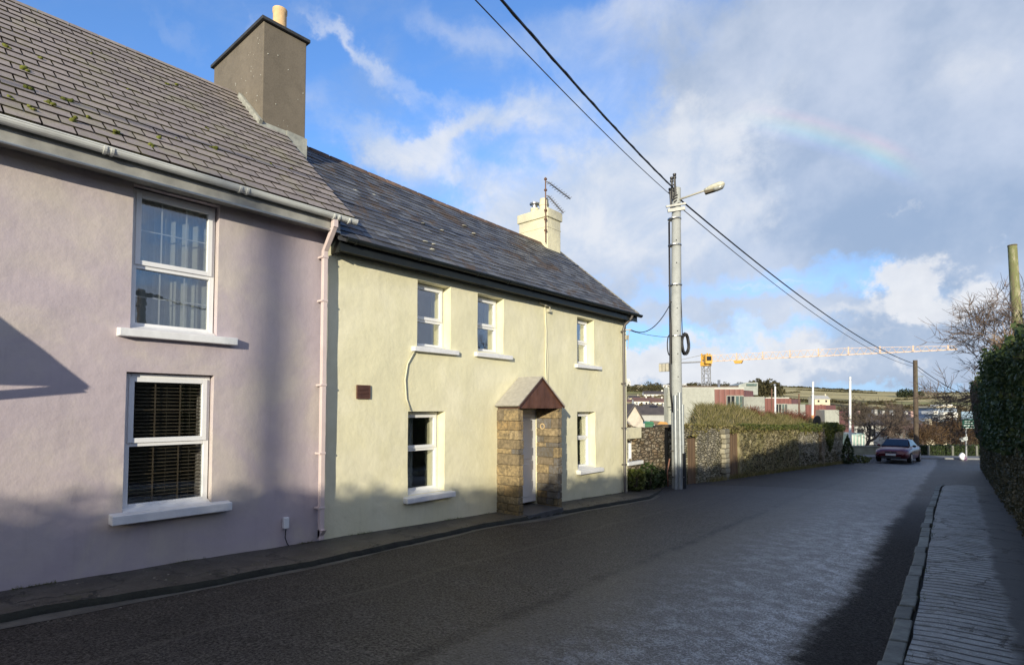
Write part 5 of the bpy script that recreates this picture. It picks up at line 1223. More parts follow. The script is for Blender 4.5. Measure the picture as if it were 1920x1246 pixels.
q = MB(); q.prism([along(-20, 1.75, -4), along(3.1, 1.75, -4), along(3.1, 1.75, -2.72), along(-20, 1.75, -2.65)], ln_*.25); q.build('wall', simple('green_grey_wall', (.20, .21, .16), .9, .3, 2, .4, 20), lw)
q = MB(); q.prism([along(-20, 1.70, -2.65), along(3.1, 1.70, -2.72), along(3.1, 1.70, -2.66), along(-20, 1.70, -2.59)], ln_*.35); q.build('coping', simple('coping', (.28, .29, .25), .9, .2, 6, .3), lw)
fen = thing('dark_fence', 'dark hedge backed fence with pale posts across the junction', 'fence', along(6, 1.8, -3.4))
q = MB(); q.prism([along(3.1, 1.95, -4), along(22, 1.95, -4), along(22, 1.95, -2.55), along(3.1, 1.95, -2.6)], ln_*.5); q.build('hedge_core', simple('fence_dark', (.018, .022, .013), .9, .4, 6, .5, 20), fen)
q = MB()
for s in np.arange(3.4, 14, 1.55): q.prism([along(s, 1.85, -3.8), along(s+.12, 1.85, -3.8), along(s+.12, 1.85, -2.62), along(s, 1.85, -2.62)], ln_*.1)
q.v = q.v; 
for s in np.arange(3.4, 14, 1.55):
    p_ = MB(); p_.prism([along(s, 1.80, -3.8), along(s+.13, 1.80, -3.8), along(s+.13, 1.80, -2.60), along(s, 1.80, -2.60)], ln_*.12); p_.build('post', simple('fence_post', (.16, .165, .14), .9, .2, 6, .3), fen)
n = 5000; S = rng.uniform(3.2, 15, n); C = np.array([along(s, 1.9-rng.random()*.06, -3.5+rng.random()*.98) for s in S]); V, F = leaves(C, .10)
tag(np_mesh('foliage', V, F, IVY, fen), kind='stuff')
# road sign and the white bag
rs = thing('road_sign', 'green directional road sign with pale upper panel on a grey post beside the hedge', 'sign', tuple(att(1811, 861, 37)))
ts = 37; pr_ = att(1811, 862, ts); q = MB(); q.tube([att(1812, 866, ts), att(1811, 800, ts), att(1811, 772, ts)], .05, 8); q.build('post', simple('sign_post', (.26, .27, .28), .5, .2, 6, .1), rs)
def panel(px0, px1, py0, py1, mat, name, dt=0, par=rs, th=.03):
    q = MB(); a, b, c, d = att(px0, py1, ts-.08+dt), att(px1, py1, ts-.08+dt), att(px1, py0, ts-.08+dt), att(px0, py0, ts-.08+dt); q.prism([a, b, c, d], cF*th); return q.build(name, mat, par)
SG = simple('sign_green', (.012, .085, .06), .4, .1, 6, 0); SWH = simple('sign_white', (.62, .66, .64), .4, .1, 6, 0)
p1 = panel(1803, 1829, 771, 785, simple('sign_pale', (.26, .36, .46), .35, .1, 6, 0), 'panel')
p2 = panel(1805, 1831, 785.5, 803, SG, 'panel')
panel(1806, 1830, 796.5, 798, SWH, 'stripe', -.01, p2, .008); panel(1806, 1830, 801, 802.2, SWH, 'stripe', -.01, p2, .008); panel(1808, 1826, 788.5, 789.6, SWH, 'stripe', -.01, p2, .008); panel(1808, 1824, 792, 793, SWH, 'stripe', -.01, p2, .008)
q = MB(); a, b, c, d, e2 = [att(x, y, ts-.12) for x, y in ((1799, 823), (1803, 820), (1814, 818), (1815, 824), (1803, 828))]; q.prism([a, b, c, d, e2][::-1], cF*.03); q.build('finger_board', SWH, rs)
bag = thing('rubbish_bag', 'white and pink bag leaning at the foot of the road sign post', 'bag', tuple(att(1806, 862, 36.8)))
q = MB(); c = att(1806, 855.5, 36.8); q.prism([c+cR*x+Vector((0, 0, z)) for x, z in ((-.21, 0), (-.10, .17), (.02, .27), (.14, .15), (.20, -.02), (.12, -.2), (-.02, -.24), (-.13, -.16))], cF*.18); q.build('bag_body', simple('white_sack', (.75, .75, .78), .5, .1, 9, .3), bag, bevel=.05)
q = MB(); c = att(1809, 858.5, 36.85); q.sphere(tuple(c), (.12, .10, .16), 8, 6, jit=.1); q.build('bag_base', simple('purple_sack', (.12, .06, .14), .5, .2, 9, .3), bag)
# ---------------------------------------------------------------- concrete and red clad building
ca = math.atan2(CS, CC)
def slabxy(name, parent, px0, px1, ytop, t0, t1, zb, depth, mat):
    """upright block whose front runs from pixel column px0 at distance t0 to px1 at t1"""
    a = att(px0, 765, t0); b = att(px1, 765, t1); ztop = (765-ytop)/CAMF*(t0 if isinstance(ytop, (int, float)) else 0)
    dn = Vector((ray(px0, 765).x, ray(px0, 765).y, 0)).normalized() if px0 < 1300 else cF
    q = MB(); q.prism([(a.x, a.y, zb), (b.x, b.y, zb), (b.x, b.y, ztop), (a.x, a.y, ztop)], dn*depth); return q.build(name, mat, parent)
WINB = simple('bluish_window', (.10, .15, .14), .12, .4, 2, 0); WIND = simple('dark_window', (.02, .022, .024), .2, .4, 2, 0)
def window_block(parent, px0, px1, y0, y1, t, mat=WIND, name='window', fr=True):
    q = MB(); q.prism([att(px0, y1, t), att(px1, y1, t), att(px1, y0, t), att(px0, y0, t)], cF*.12); w = q.build(name, mat, parent)
    if fr:
        q = MB(); s = .06*t/50
        for x in (px0, (px0+px1)/2, px1): q.bar(att(x, y1, t-.02), att(x, y0, t-.02), s)
        q.bar(att(px0, y0, t-.02), att(px1, y0, t-.02), s); q.build('frame', CONC, w)
    return w
def msb(label, loc, blocks, wins, roofline=None):
    o = thing('modern_building', label, 'building', loc, group='modern blocks stepping down the hill')
    for nm, px0, px1, yt, t0, t1, zb, dep, mat in blocks: slabxy(nm, o, px0, px1, yt, t0, t1, zb, dep, mat)
    for w in wins: window_block(o, *w)
    return o
msb('large concrete block with red cladding and a big window behind the grey pole', tuple(att(1320, 800, 48)),
    [('concrete_wall', 1245, 1253, 726, 48, 48.8, -9, .4, CONC), ('concrete_wall', 1253.2, 1340, 727, 48.9, 48, -9, 10, CONC), ('red_cladding', 1340.2, 1395, 729.5, 48, 48, -9, 6, CLAD), ('red_cladding', 1395.3, 1413, 731, 48.6, 51, -9, 6, CLAD),
     ('concrete_wall', 1395, 1434, 743, 47.5, 48.5, -9, 4, CONC), ('parapet', 1246, 1396, 725.5, 49.4, 49.4, 1.6, 8, simple('parapet', (.46, .47, .42), .7, .1, 3, .1))],
    [(1363, 1378, 741.5, 763, 47.95, WIND), (1379, 1393.5, 741.5, 765, 47.9, WINB), (1252.5, 1259, 738, 762, 48.5, CONC)])
msb('middle concrete and red clad block behind the leftmost white pole', tuple(att(1465, 790, 58)),
    [('red_cladding', 1434.5, 1484, 746.5, 56, 56.5, -9, 6, CLAD), ('red_cladding', 1484.2, 1501, 747.5, 57, 60, -9, 6, CLAD), ('concrete_wall', 1476, 1497, 757, 55.5, 56, -9, 3, CONC), ('concrete_wall', 1500, 1510, 757.5, 57, 57.4, -9, 3, CONC), ('parapet', 1436, 1480, 744.5, 58, 58, .8, 5, MATS['parapet'])],
    [(1455, 1465, 757, 780, 55.9, WIND), (1466, 1476, 757, 780, 55.8, WINB)])
msb('farthest concrete and red clad block behind the round mirror', tuple(att(1545, 790, 70)),
    [('red_cladding', 1510.5, 1548, 758.5, 68, 69, -9, 6, CLAD), ('red_cladding', 1548.2, 1567, 759, 69.2, 72, -9, 6, CLAD), ('concrete_wall', 1546, 1573, 768, 66.5, 67, -9, 3, CONC), ('red_cladding', 1573.3, 1600, 770, 70, 74, -9, 5, CLAD)],
    [(1536, 1546, 768, 786, 67.9, WIND)])
q = MB(); o = thing('low_building', 'long dark flat roofed building behind the concrete block with a slim flue', 'building', tuple(att(1330, 760, 75)))
q.prism([att(1262, 760, 75), att(1385, 760, 75), att(1385, 723, 75), att(1262, 723, 75)], Vector((ray(1290, 765).x, ray(1290, 765).y, 0)).normalized()*8); q.build('wall', simple('brown_roof', (.12, .09, .07), .8, .3, 2, .2), o)
q = MB(); q.tube([att(1348, 726, 75), att(1348, 712, 75)], .18, 8); q.build('flue', simple('blue_grey', (.10, .12, .17), .5, .2, 4, 0), o)
q = MB(); o = thing('grey_building', 'pale grey building with sloping roof on the skyline behind the red cladding', 'building', tuple(att(1410, 740, 230)))
q.prism([att(1384, 740, 230), att(1421, 740, 230), att(1421, 716.5, 230), att(1400, 716.5, 230), att(1385, 721, 230)], cF*12); q.build('wall', simple('pale_grey', (.34, .37, .34), .7, .2, .5, .1), o)
q = MB(); q.prism([att(1400, 723, 229.5), att(1419, 723, 229.5), att(1419, 719, 229.5), att(1400, 719, 229.5)], cF*.4); q.build('window', WINB, o)
# ---------------------------------------------------------------- tower crane
CY = simple('crane_yellow', (.66, .36, .05), .5, .1, 2, 0); CO = simple('crane_pale_orange', (.72, .53, .38), .5, .1, 2, 0); CG = simple('crane_grey', (.28, .29, .31), .6, .1, 2, 0)
M0 = att(1323.5, 677.5, 150); crz = M0.z
cr = thing('tower_crane', 'yellow and grey tower crane with long horizontal jib above the concrete building', 'crane', (M0.x, M0.y, -9))
w = .85
def tower(q, c, z0, z1, w, st, r):
    for sx_ in (-1, 1):
        for sy_ in (-1, 1): q.bar((c.x+sx_*w, c.y+sy_*w, z0), (c.x+sx_*w, c.y+sy_*w, z1), r)
    z = z0; k = 0
    while z < z1-.01:
        zz = min(z+st, z1)
        for (a, b), (c2, d) in [((-w, -w), (w, -w)), ((w, -w), (w, w)), ((w, w), (-w, w)), ((-w, w), (-w, -w))]:
            s_, e_ = ((a, b), (c2, d)) if k % 2 else ((c2, d), (a, b)); q.bar((c.x+s_[0], c.y+s_[1], z), (c.x+e_[0], c.y+e_[1], zz), r*.6); q.bar((c.x+a, c.y+b, z), (c.x+c2, c.y+d, z), r*.5)
        z = zz; k += 1
q = MB(); tower(q, M0, -9, crz-1.2, w, 1.9, .20); q.build('mast', CG, cr)
J1 = att(1795, 656.5, 121.8); J1.z = crz+.3; jd = (J1-M0); JL = jd.length; jd.normalize(); js = Vector((-jd.y, jd.x, 0))
q = MB(); q.box(M0.x-1.1, M0.x+1.1, M0.y-1.1, M0.y+1.1, crz-1.2, crz-.2)
tower(q, M0, crz-.2, crz+2.1, .8, 1.15, .32); q.build('slewing_tower', CY, cr)
q = MB(); q.hexa([tuple(M0+cR*a-cF*b+Vector((0, 0, c))) for a, b, c in ((-.9, 1.0, -.7), (.9, 1.0, -.7), (.9, 2.4, -.7), (-.9, 2.4, -.7), (-.8, 1.0, 1.5), (.8, 1.0, 1.5), (.8, 2.2, 1.5), (-.8, 2.2, 1.5))][:8]); cab = q.build('cab', CY, cr)
q = MB(); q.hexa([tuple(M0+cR*a-cF*b+Vector((0, 0, c))) for a, b, c in ((-.6, 2.42, .1), (.6, 2.42, .1), (.6, 2.5, .1), (-.6, 2.5, .1), (-.6, 2.36, 1.2), (.6, 2.36, 1.2), (.6, 2.44, 1.2), (-.6, 2.44, 1.2))]); q.build('window', WIND, cab)
q = MB(); n = 34
for k in range(n):
    s0, s1 = JL*k/n, JL*(k+1)/n; h0, h1 = [1.6 if s < JL*.62 else (1.6-.8*(s-JL*.62)/(JL*.38)) for s in (s0, s1)]
    lo0, lo1 = M0+jd*s0, M0+jd*s1; t0, t1 = lo0+Vector((0, 0, h0)), lo1+Vector((0, 0, h1))
    for s in (-.6, .6): q.bar(lo0+js*s, lo1+js*s, .11); q.bar(lo0+js*s, (t0+t1)/2, .045); q.bar(lo1+js*s, (t0+t1)/2, .045)
    q.bar(t0, t1, .08); q.bar(lo0-js*.6, lo0+js*.6, .08)
    if k % 4 == 1: q.bar(lo0+Vector((0, 0, 0)), t0+Vector((0, 0, .25)), .26)
q.build('jib', CO, cr)
q = MB(); cj = M0-jd*12.5
for s in (-.6, .6): q.bar(M0+js*s, cj+js*s, .28)
q.bar(M0+Vector((0, 0, 2.0)), M0-jd*11+Vector((0, 0, .1)), .14); q.build('counter_jib', CG, cr)
for k in range(3):
    q = MB(); c = M0-jd*(10.3+k*.95)+Vector((0, 0, -.1)); q.prism([c-jd*.40-js*.7, c+jd*.40-js*.7, c+jd*.40-js*.7-Vector((0, 0, 2.1)), c-jd*.40-js*.7-Vector((0, 0, 2.1))], js*1.4); q.build('counterweight', simple('counterweight', (.45, .42, .33), .8, .2, 1, .1), cr)
q = MB(); c = M0+jd*8.2; q.hexa([tuple(c+jd*a+js*b+Vector((0, 0, z))) for z, m_ in ((-.9, .8), (-.2, 1.1)) for a, b in ((-m_, -.7), (m_, -.7), (m_, .7), (-m_, .7))]); q.build('trolley', CY, cr)
# ---------------------------------------------------------------- town on the hillside
WH = simple('house_white', (.72, .71, .66), .8, .08, .5, 0); CRH = simple('house_cream', (.62, .55, .40), .8, .1, .5, 0); GRH = simple('house_grey', (.42, .42, .40), .8, .1, .5, 0); PKH = simple('house_pink', (.45, .30, .27), .8, .1, .5, 0)
RF = simple('slate_roof_far', (.075, .065, .065), .7, .25, .6, 0); RFR = simple('red_roof_far', (.14, .08, .07), .8, .25, .6, 0)
HG = 'small houses of the town on the hillside'
def house(px, ybase, t, w, h, d, rh, wall, roof, label, rz=0, wins=2, zb=None, group=HG, cat='house', extra=-3):
    p = att(px, ybase, t); o = thing('town_house', label, cat, tuple(p), rz=ca+rz, group=group)
    q = MB(); q.box(-w/2, w/2, 0, d, extra, h); q.add([(-w/2, 0, h), (-w/2, d, h), (-w/2, d/2, h+rh)], [(0, 1, 2)]); q.add([(w/2, 0, h), (w/2, d, h), (w/2, d/2, h+rh)], [(0, 2, 1)]); q.build('wall', wall, o, local=True)
    q = MB(); e = .3; th = .15
    for s in (0, 1):
        ya, yb = (-e, d/2) if s == 0 else (d+e, d/2); za = h-e*rh/(d/2)
        q.hexa([(-w/2-e, ya, za), (w/2+e, ya, za), (w/2+e, yb, h+rh), (-w/2-e, yb, h+rh), (-w/2-e, ya, za+th), (w/2+e, ya, za+th), (w/2+e, yb, h+rh+th), (-w/2-e, yb, h+rh+th)])
    r_ = q.build('roof', roof, o, local=True)
    if rh > 1:
        q = MB(); q.box(w*.36, w*.44, d/2-.5, d/2+.5, h+rh-.4, h+rh+1.0); q.build('chimney', wall, r_, local=True)
    for k in range(wins):
        x = -w/2+w*(k+.5)/wins
        for zz in ([h-1.9] if h < 4 else [h-1.9, h-4.6]):
            q = MB(); q.box(x-.55, x+.55, -.06, .05, zz, zz+1.2); q.build('window', WIND, o, local=True)
    return o
# near gabled house: gable faces the camera
p = att(1188, 800, 31); o = thing('gabled_house', 'pale rendered gable end of a slate roofed house beyond the outbuilding', 'house', tuple(p))
q = MB(); a = [att(px, py, 31) for px, py in ((1150, 830), (1205.5, 830), (1205.5, 788), (1190.5, 762), (1165, 786), (1150, 797))]; q.prism([a[0], a[1], a[2], a[3], att(1172, 793, 31), att(1150, 800, 31)], cF*6); q.build('wall', simple('gable_pebble', (.58, .52, .44), .9, .12, 5, .4, 30), o)
q = MB(); ap_ = att(1190.5, 760.5, 30.9); er = att(1208, 790.5, 30.9); el_ = att(1160, 800, 30.9)
q.prism([ap_, er, er+Vector((0, 0, .1)), ap_+Vector((0, 0, .12))], cF*6.3); q.prism([el_, ap_, ap_+Vector((0, 0, .12)), el_+Vector((0, 0, .12))], (cF-cR*.6)*6.3); q.build('roof', RF, o)
hs = [(1228, 797, 205, 11, 4.0, 8, 3.0, GRH, RF, 'dark roofed long terrace just right of the pale gable', 0, 0), (1196, 788, 235, 7, 2.8, 6, 2.0, CRH, RF, 'cream cottage directly above the pale gable', .1, 2),
      (1228, 787, 245, 10, 2.0, 6, 1.6, WH, RF, 'low white cottage row above the dark terrace roof', -.05, 4), (1213, 782, 262, 6, 2.3, 6, 1.8, CRH, RF, 'small cream cottage with dark roof in the middle of the town', .1, 2),
      (1237, 780, 275, 7, 2.4, 6, 2.2, WH, RF, 'white cottage with hipped dark roof beside the concrete block', -.1, 2), (1222, 773, 300, 7, 2.4, 6, 2.0, WH, RF, 'white cottage below the wide white house', .05, 2), (1190, 776, 300, 6, 3.0, 6, 2.0, GRH, RF, 'grey cottage at the left edge of the town', .2, 2),
      (1203, 765, 345, 9, 4.4, 7, 2.2, WH, RFR, 'bright white two storey house with brown roof in the town', 0, 3), (1233, 765, 355, 9, 4.0, 7, 2.4, WH, RFR, 'wide white house with red brown roof right of the bright white one', 0, 3), (1183, 762, 385, 7, 3.2, 7, 1.8, CRH, RFR, 'cream house at the left edge above the grey cottage', .1, 2),
      (1218, 755, 400, 8, 2.2, 7, 1.8, GRH, RFR, 'pale grey house behind the wide white house', 0, 2), (1190, 752, 430, 8, 2.6, 7, 1.8, CRH, RF, 'low cream bungalow at the left edge below the wooded hill', 0, 2), (1228, 747, 500, 19, 4.0, 9, 2.8, WH, RF, 'long white terrace with dark roof on the hillside', 0, 5), (1191, 734, 640, 10, 2.4, 8, 1.6, CRH, RF, 'long yellowish bungalow high on the hillside', 0, 3),
      (1205, 734, 650, 7, 3.2, 8, 4.0, CRH, CRH, 'yellow gabled house high on the hillside', .6, 1), (1252, 725, 740, 12, 2.4, 8, 1.2, WH, GRH, 'white bungalow on the skyline beside the grey pole', 0, 2), (1286, 726, 740, 5, 3, 6, 2, WH, WH, 'tiny white house on the skyline right of the grey pole', .3, 1), (1180, 719, 800, 4, 3, 5, 4, WH, WH, 'tiny white gable on the skyline beside the cream house', .5, 1)]
for h_ in hs: house(*h_[:10], rz=h_[10], wins=h_[11])
for i, (px, py, t, lab) in enumerate([(1477, 731.5, 900, 'tiny white farmhouse on the skyline above the middle red block'), (1510, 731, 880, 'small farm buildings on the skyline left of the middle white pole'), (1580, 735, 850, 'tiny white farmhouse left of the tallest white pole'), (1693, 748, 600, 'tiny cream farmhouse in the field left of the telegraph pole'), (1716, 745, 620, 'tiny pale farmhouse in the field right of the telegraph pole'), (1542, 757, 330, 'low cream house in the field above the farthest red block')]):
    house(px, py, t, 9, 3, 7, 2, WH if i < 3 else CRH, GRH, lab, wins=2, group='farmhouses on the far hills')
# trees and yard in front of them
o = thing('green_skip', 'bright green site hut roof beyond the outbuilding wall', 'hut', tuple(att(1217, 805, 40))); q = MB(); q.hexa([tuple(att(x, y, t)) for y, dd in ((812, 0), (793, 0)) for x, t in ((1209, 40), (1226, 40), (1226, 42), (1209, 42))]); q.build('hut_wall', simple('hut_green', (.03, .15, .07), .5, .2, 3, .1), o)
q = MB(); q.prism([att(1208, 793.5, 39.9), att(1227, 793.5, 39.9), att(1224, 790, 40), att(1212, 790, 40)], cF*2.1); q.build('hut_roof', simple('hut_roof', (.05, .20, .10), .5, .2, 3, .1), o)
o = thing('orange_awning', 'orange yellow sloping tarpaulin roof beside the concrete block', 'awning', tuple(att(1238, 800, 42))); q = MB(); q.prism([att(1231, 796, 42), att(1254, 796, 42), att(1250, 791, 42), att(1238, 789.5, 42)], cF*3); q.build('sheet', simple('orange_sheet', (.50, .27, .07), .6, .1, 3, .1), o); q = MB()
for x in (1233, 1246): q.bar(att(x, 796, 42.2), att(x, 815, 42.2), .08)
q.build('frame', WOODP, o)
# villa and buildings on the right
vl = thing('white_villa', 'large white modern villa with balconies on the hillside above the russet trees', 'villa', tuple(att(1775, 785, 165)))
def vblk(px0, px1, y0, y1, t, dep, mat, nm): q = MB(); q.prism([att(px0, y1, t), att(px1, y1, t), att(px1, y0, t), att(px0, y0, t)], cF*dep); return q.build(nm, mat, vl)
VBL = simple('villa_shade', (.30, .36, .45), .6, .1, 1, 0)
vblk(1751, 1759, 770, 776, 164, 5, WH, 'wall'); vblk(1757, 1794, 764, 790, 165, 8, VBL, 'wall'); vblk(1769, 1796, 772.5, 783, 163.5, 2, WH, 'balcony'); vblk(1756, 1793, 761, 764, 164, 9, CRH, 'roof'); vblk(1768, 1786, 758, 761, 166, 5, WH, 'roof_light')
vblk(1772, 1776, 766, 769, 164.6, .3, WIND, 'window'); vblk(1780, 1787, 766, 769, 164.6, .3, WIND, 'window'); vblk(1777, 1790, 775.5, 779, 163.4, .2, WIND, 'window'); vblk(1763, 1769, 780, 787, 163.5, 3, WH, 'wall')
gbld = thing('glass_building', 'pale green glazed building behind the thick forked tree', 'building', tuple(att(1612, 846, 62)))
q = MB(); q.prism([att(1596, 850, 62), att(1621, 850, 62), att(1621, 812, 62), att(1596, 814, 62)], cF*6); q.build('wall', simple('green_glass_wall', (.30, .42, .38), .3, .3, 1.2, 0), gbld)
for k in range(4): q = MB(); q.prism([att(1598+k*6, 848, 61.9), att(1599.6+k*6, 848, 61.9), att(1599.6+k*6, 815, 61.9), att(1598+k*6, 815, 61.9)], cF*.2); q.build('mullion', WH, gbld)
lh = [(1636, 842, 96, 6, 4.2, 6, 1.6, GRH, RF, 'grey terrace seen through the bare street trees', 0, 3), (1672, 826, 118, 7, 3.6, 6, 1.8, WH, RF, 'white terrace seen through the slender bare tree', .1, 3), (1702, 832, 110, 6, 3.6, 6, 1.8, PKH, RF, 'pinkish terrace behind the telegraph pole', -.1, 2), (1645, 812, 165, 10, 3.4, 7, 2.2, GRH, RF, 'pale grey row above the grey terrace between the bare trees', 0, 4),
      (1692, 806, 175, 10, 3.0, 7, 2.0, WH, RF, 'grey roofed white row behind the third bare tree', .05, 3), (1612, 812, 150, 6, 3, 7, 2.0, PKH, RFR, 'reddish house behind the tallest white pole', .1, 2), (1725, 794, 215, 7, 2.6, 7, 1.6, CRH, RF, 'low cream house right of the telegraph pole', 0, 2), (1745, 842, 85, 5, 2.4, 6, 1.2, CRH, RFR, 'low tan building behind the dark fence', 0, 2)]
for h_ in lh: house(*h_[:10], rz=h_[10], wins=h_[11], group='houses seen through the bare street trees', extra=-5)
# woods, hedgerows
def clumps(name, label, pts, size, n, mat, kind='stuff', flat=.7, cat='trees'):
    P = []
    for (x, y, z, r) in pts:
        a = rng.normal(size=(n, 3)); a /= np.linalg.norm(a, axis=1)[:, None]; a *= (rng.random(n)**.4)[:, None]*r; a[:, 2] = abs(a[:, 2])*flat*1.5; P.append(a+np.array([x, y, z]))
    V, F = leaves(np.concatenate(P), size, 1.0); return tag(np_mesh(name, V, F, mat), label, cat, kind=kind)
R = random.Random(9); pts = []
for k in range(150):      # wooded skyline on the left
    px = R.uniform(1170, 1440); t = R.uniform(560, 850); u = ray(px, 765)*t; pts.append((u.x, u.y, H(u.x, u.y)-1, R.uniform(4, 8)))
WOODF = m_leaf('far_wood', (.040, .038, .018), (.070, .062, .028), (.11, .095, .045), .9, .1)
clumps('far_wood', 'brown green woodland on the skyline hill behind the town', pts, 1.6, 110, WOODF)
pts = []
for k in range(26):       # hedgerow lines over the right hand fields
    t0 = R.uniform(330, 1000); px0 = R.uniform(1430, 1850); dpx = R.uniform(30, 130); dt = R.uniform(-80, 80)
    m_ = int(dpx/3.0)
    for j in range(m_):
        px = px0+dpx*j/m_; t = t0+dt*j/m_; u = ray(px, 765)*t; pts.append((u.x, u.y, H(u.x, u.y)-.6, R.uniform(1.2, 2.6)))
for px in np.arange(1430, 1860, 3):
    u = ray(px, 765)*R.uniform(1000, 1080); pts.append((u.x, u.y, H(u.x, u.y)-2, R.uniform(2.5, 7)))
clumps('hedgerow', 'dark hedgerows and copses between the far fields', pts, 1.3, 34, WOODF)
pts = []
for k in range(130):
    px = R.uniform(1590, 1840); t = R.uniform(95, 330); u = ray(px, 765)*t; pts.append((u.x, u.y, H(u.x, u.y)-.5, R.uniform(1.2, 3.2)))
for k in range(60):
    px = R.uniform(1175, 1250); t = R.uniform(200, 520); u = ray(px, 765)*t; pts.append((u.x, u.y, H(u.x, u.y)-.5, R.uniform(1, 2.4)))
for k in range(40):
    px = R.uniform(1420, 1600); t = R.uniform(110, 300); u = ray(px, 765)*t; pts.append((u.x, u.y, H(u.x, u.y)-.5, R.uniform(1.5, 3.5)))
clumps('scrub', 'brown winter scrub and gardens on the valley side', pts, .55, 160, m_leaf('scrub', (.075, .055, .028), (.14, .105, .055), (.21, .165, .09), .9, .15))
for i, (px, t, r, lab) in enumerate([(1699, 520, 8, 'dark rounded evergreen tree on the skyline left of the telegraph pole'), (1720, 520, 6, 'smaller dark evergreen on the skyline right of the telegraph pole'), (1430, 330, 12, 'big rounded green brown tree on the skyline right of the pale grey building')]):
    u = ray(px, 765)*t; zt_ = {0: 742, 1: 742, 2: 742}[i]; z = (765-zt_)/CAMF*t; o = thing('skyline_tree', lab, 'tree', (u.x, u.y, z))
    n = 900; a = rng.normal(size=(n, 3)); a /= np.linalg.norm(a, axis=1)[:, None]; a *= (rng.random(n)**.35)[:, None]*r*np.array([1, 1, .62]); a[:, 2] += r*.25; V, F = leaves(a+np.array([u.x, u.y, z]), r*.14, 1.0); np_mesh('crown', V, F, m_leaf('evergreen', (.02, .03, .012), (.035, .05, .02), (.06, .075, .03)) if i < 2 else WOODF, o)
    q = MB(); q.tube([(u.x, u.y, z-8), (u.x, u.y, z+r*.3)], [.5, .3], 6); q.build('trunk', BARK, o)
# ---------------------------------------------------------------- parked car (own axes: x right, y back to front = +y, z up)
CARP = simple('maroon_paint', (.095, .007, .014), .32, .1, 2, 0, coat=.35)
CGL = simple('car_glass', (.010, .018, .035), .06, .1, 2, 0, spec=.35); CHR = simple('chrome', (.6, .6, .62), .15, .05, 2, 0, metal=1.0); TYR = simple('tyre_rubber', (.015, .015, .015), .8, .2, 9, .2); HLM = simple('headlamp', (.30, .26, .28), .08, .1, 9, 0, coat=1.0)
pcar = att(1678, 868, 33.9)
car = thing('parked_car', 'dark maroon saloon car with windscreen facing the camera, stopped at the junction', 'car', (pcar.x, pcar.y+1.9, G(pcar.y)+.0))
def carbody(sec, q, halfn=10):
    """sec: list of (y, zbot, zbelt, ztop, halfwidth_belt, halfwidth_top)"""
    rings = []
    for (y, zb, zm, zt, wm, wt) in sec:
        P = [(0, zb), (wm*.80, zb), (wm*.97, zb+.10), (wm*1.0, (zb+zm)/2), (wm*.97, zm-.03), (wm*.93, zm), (wt*1.0, zt-.05), (wt*.88, zt-.008), (wt*.5, zt+.010), (0, zt+.014)]
        rings.append([Vector((x, y, z)) for x, z in P]+[Vector((-x, y, z)) for x, z in P[-2:0:-1]])
    n = len(rings[0]); vs = [p for r in rings for p in r]; fs = []
    for i in range(len(rings)-1):
        for k in range(n): fs.append((i*n+k, (i+1)*n+k, (i+1)*n+(k+1) % n, i*n+(k+1) % n))
    q.add(vs, fs+[tuple(range(n)), tuple((len(rings)-1)*n+k for k in range(n))[::-1]])
q = MB()
LB = [(-2.28, .42, .62, .72, .66, .55), (-2.22, .30, .82, .95, .80, .70), (-1.9, .24, .90, 1.02, .87, .76), (-1.2, .22, .93, 1.02, .89, .78), (0, .21, .92, .99, .89, .78), (.85, .21, .90, .97, .89, .78), (1.3, .22, .84, .92, .885, .76), (1.8, .23, .76, .84, .87, .72), (2.1, .26, .66, .76, .83, .64), (2.26, .34, .58, .66, .74, .52), (2.31, .42, .52, .56, .60, .42)]
carbody(LB, q); body = q.build('body', CARP, car, smooth=True, auto=50, local=True)
q = MB(); GH = [(-1.75, .98, 1.0, 1.02, .70, .66), (-1.25, .96, 1.04, 1.30, .72, .58), (-.75, .95, 1.04, 1.415, .73, .56), (-.1, .95, 1.02, 1.43, .735, .56), (.30, .94, 1.0, 1.385, .735, .56), (1.05, .93, .96, .985, .72, .66)]
carbody(GH, q); q.build('cabin', CARP, car, smooth=True, auto=50, local=True)
q = MB(); q.add([(-.57, .335, 1.375), (.57, .335, 1.375), (.70, 1.09, .975), (-.70, 1.09, .975)], [(0, 1, 2, 3)]); q.v = [(x, y+.02, z+.012) for x, y, z in q.v]; q.build('windscreen', CGL, car, local=True)
for s in (-1, 1):
    q = MB(); q.add([(s*.755, .90, .99), (s*.60, .30, 1.345), (s*.60, -.10, 1.38), (s*.765, -.10, 1.0)], [(0, 1, 2, 3)]); q.add([(s*.765, -.16, 1.0), (s*.60, -.16, 1.38), (s*.61, -.75, 1.36), (s*.755, -1.2, 1.03)], [(0, 1, 2, 3)]); q.build('side_window', CGL, car, local=True)
    q = MB(); q.sphere((s*.93, .72, 1.0), (.10, .07, .075), 8, 6); q.build('wing_mirror', CARP if s > 0 else BLACKM, car, smooth=True, local=True)
    q = MB(); q.hexa([(s*.42, 2.235, .50), (s*.70, 2.13, .52), (s*.70, 2.0, .52), (s*.42, 2.1, .5), (s*.44, 2.17, .62), (s*.76, 2.02, .66), (s*.76, 1.9, .66), (s*.44, 2.0, .62)]); q.build('headlight', HLM, car, bevel=.02, local=True)
    for yw in (1.40, -1.35):
        q = MB(); ang = [Vector((0, math.cos(t), math.sin(t))) for t in np.linspace(0, 2*math.pi, 21)[:-1]]; cx = s*.80; c0 = Vector((cx, yw, .315))
        q.prism([c0-Vector((.10, 0, 0))+a_*.315 for a_ in ang], (.20, 0, 0)); wh = q.build('wheel', TYR, car, bevel=.02, local=True)
        q = MB(); q.prism([c0+Vector((s*.098, 0, 0))+a_*.20 for a_ in ang[::2]], (s*.012, 0, 0)); q.build('rim', STEEL, wh, local=True)
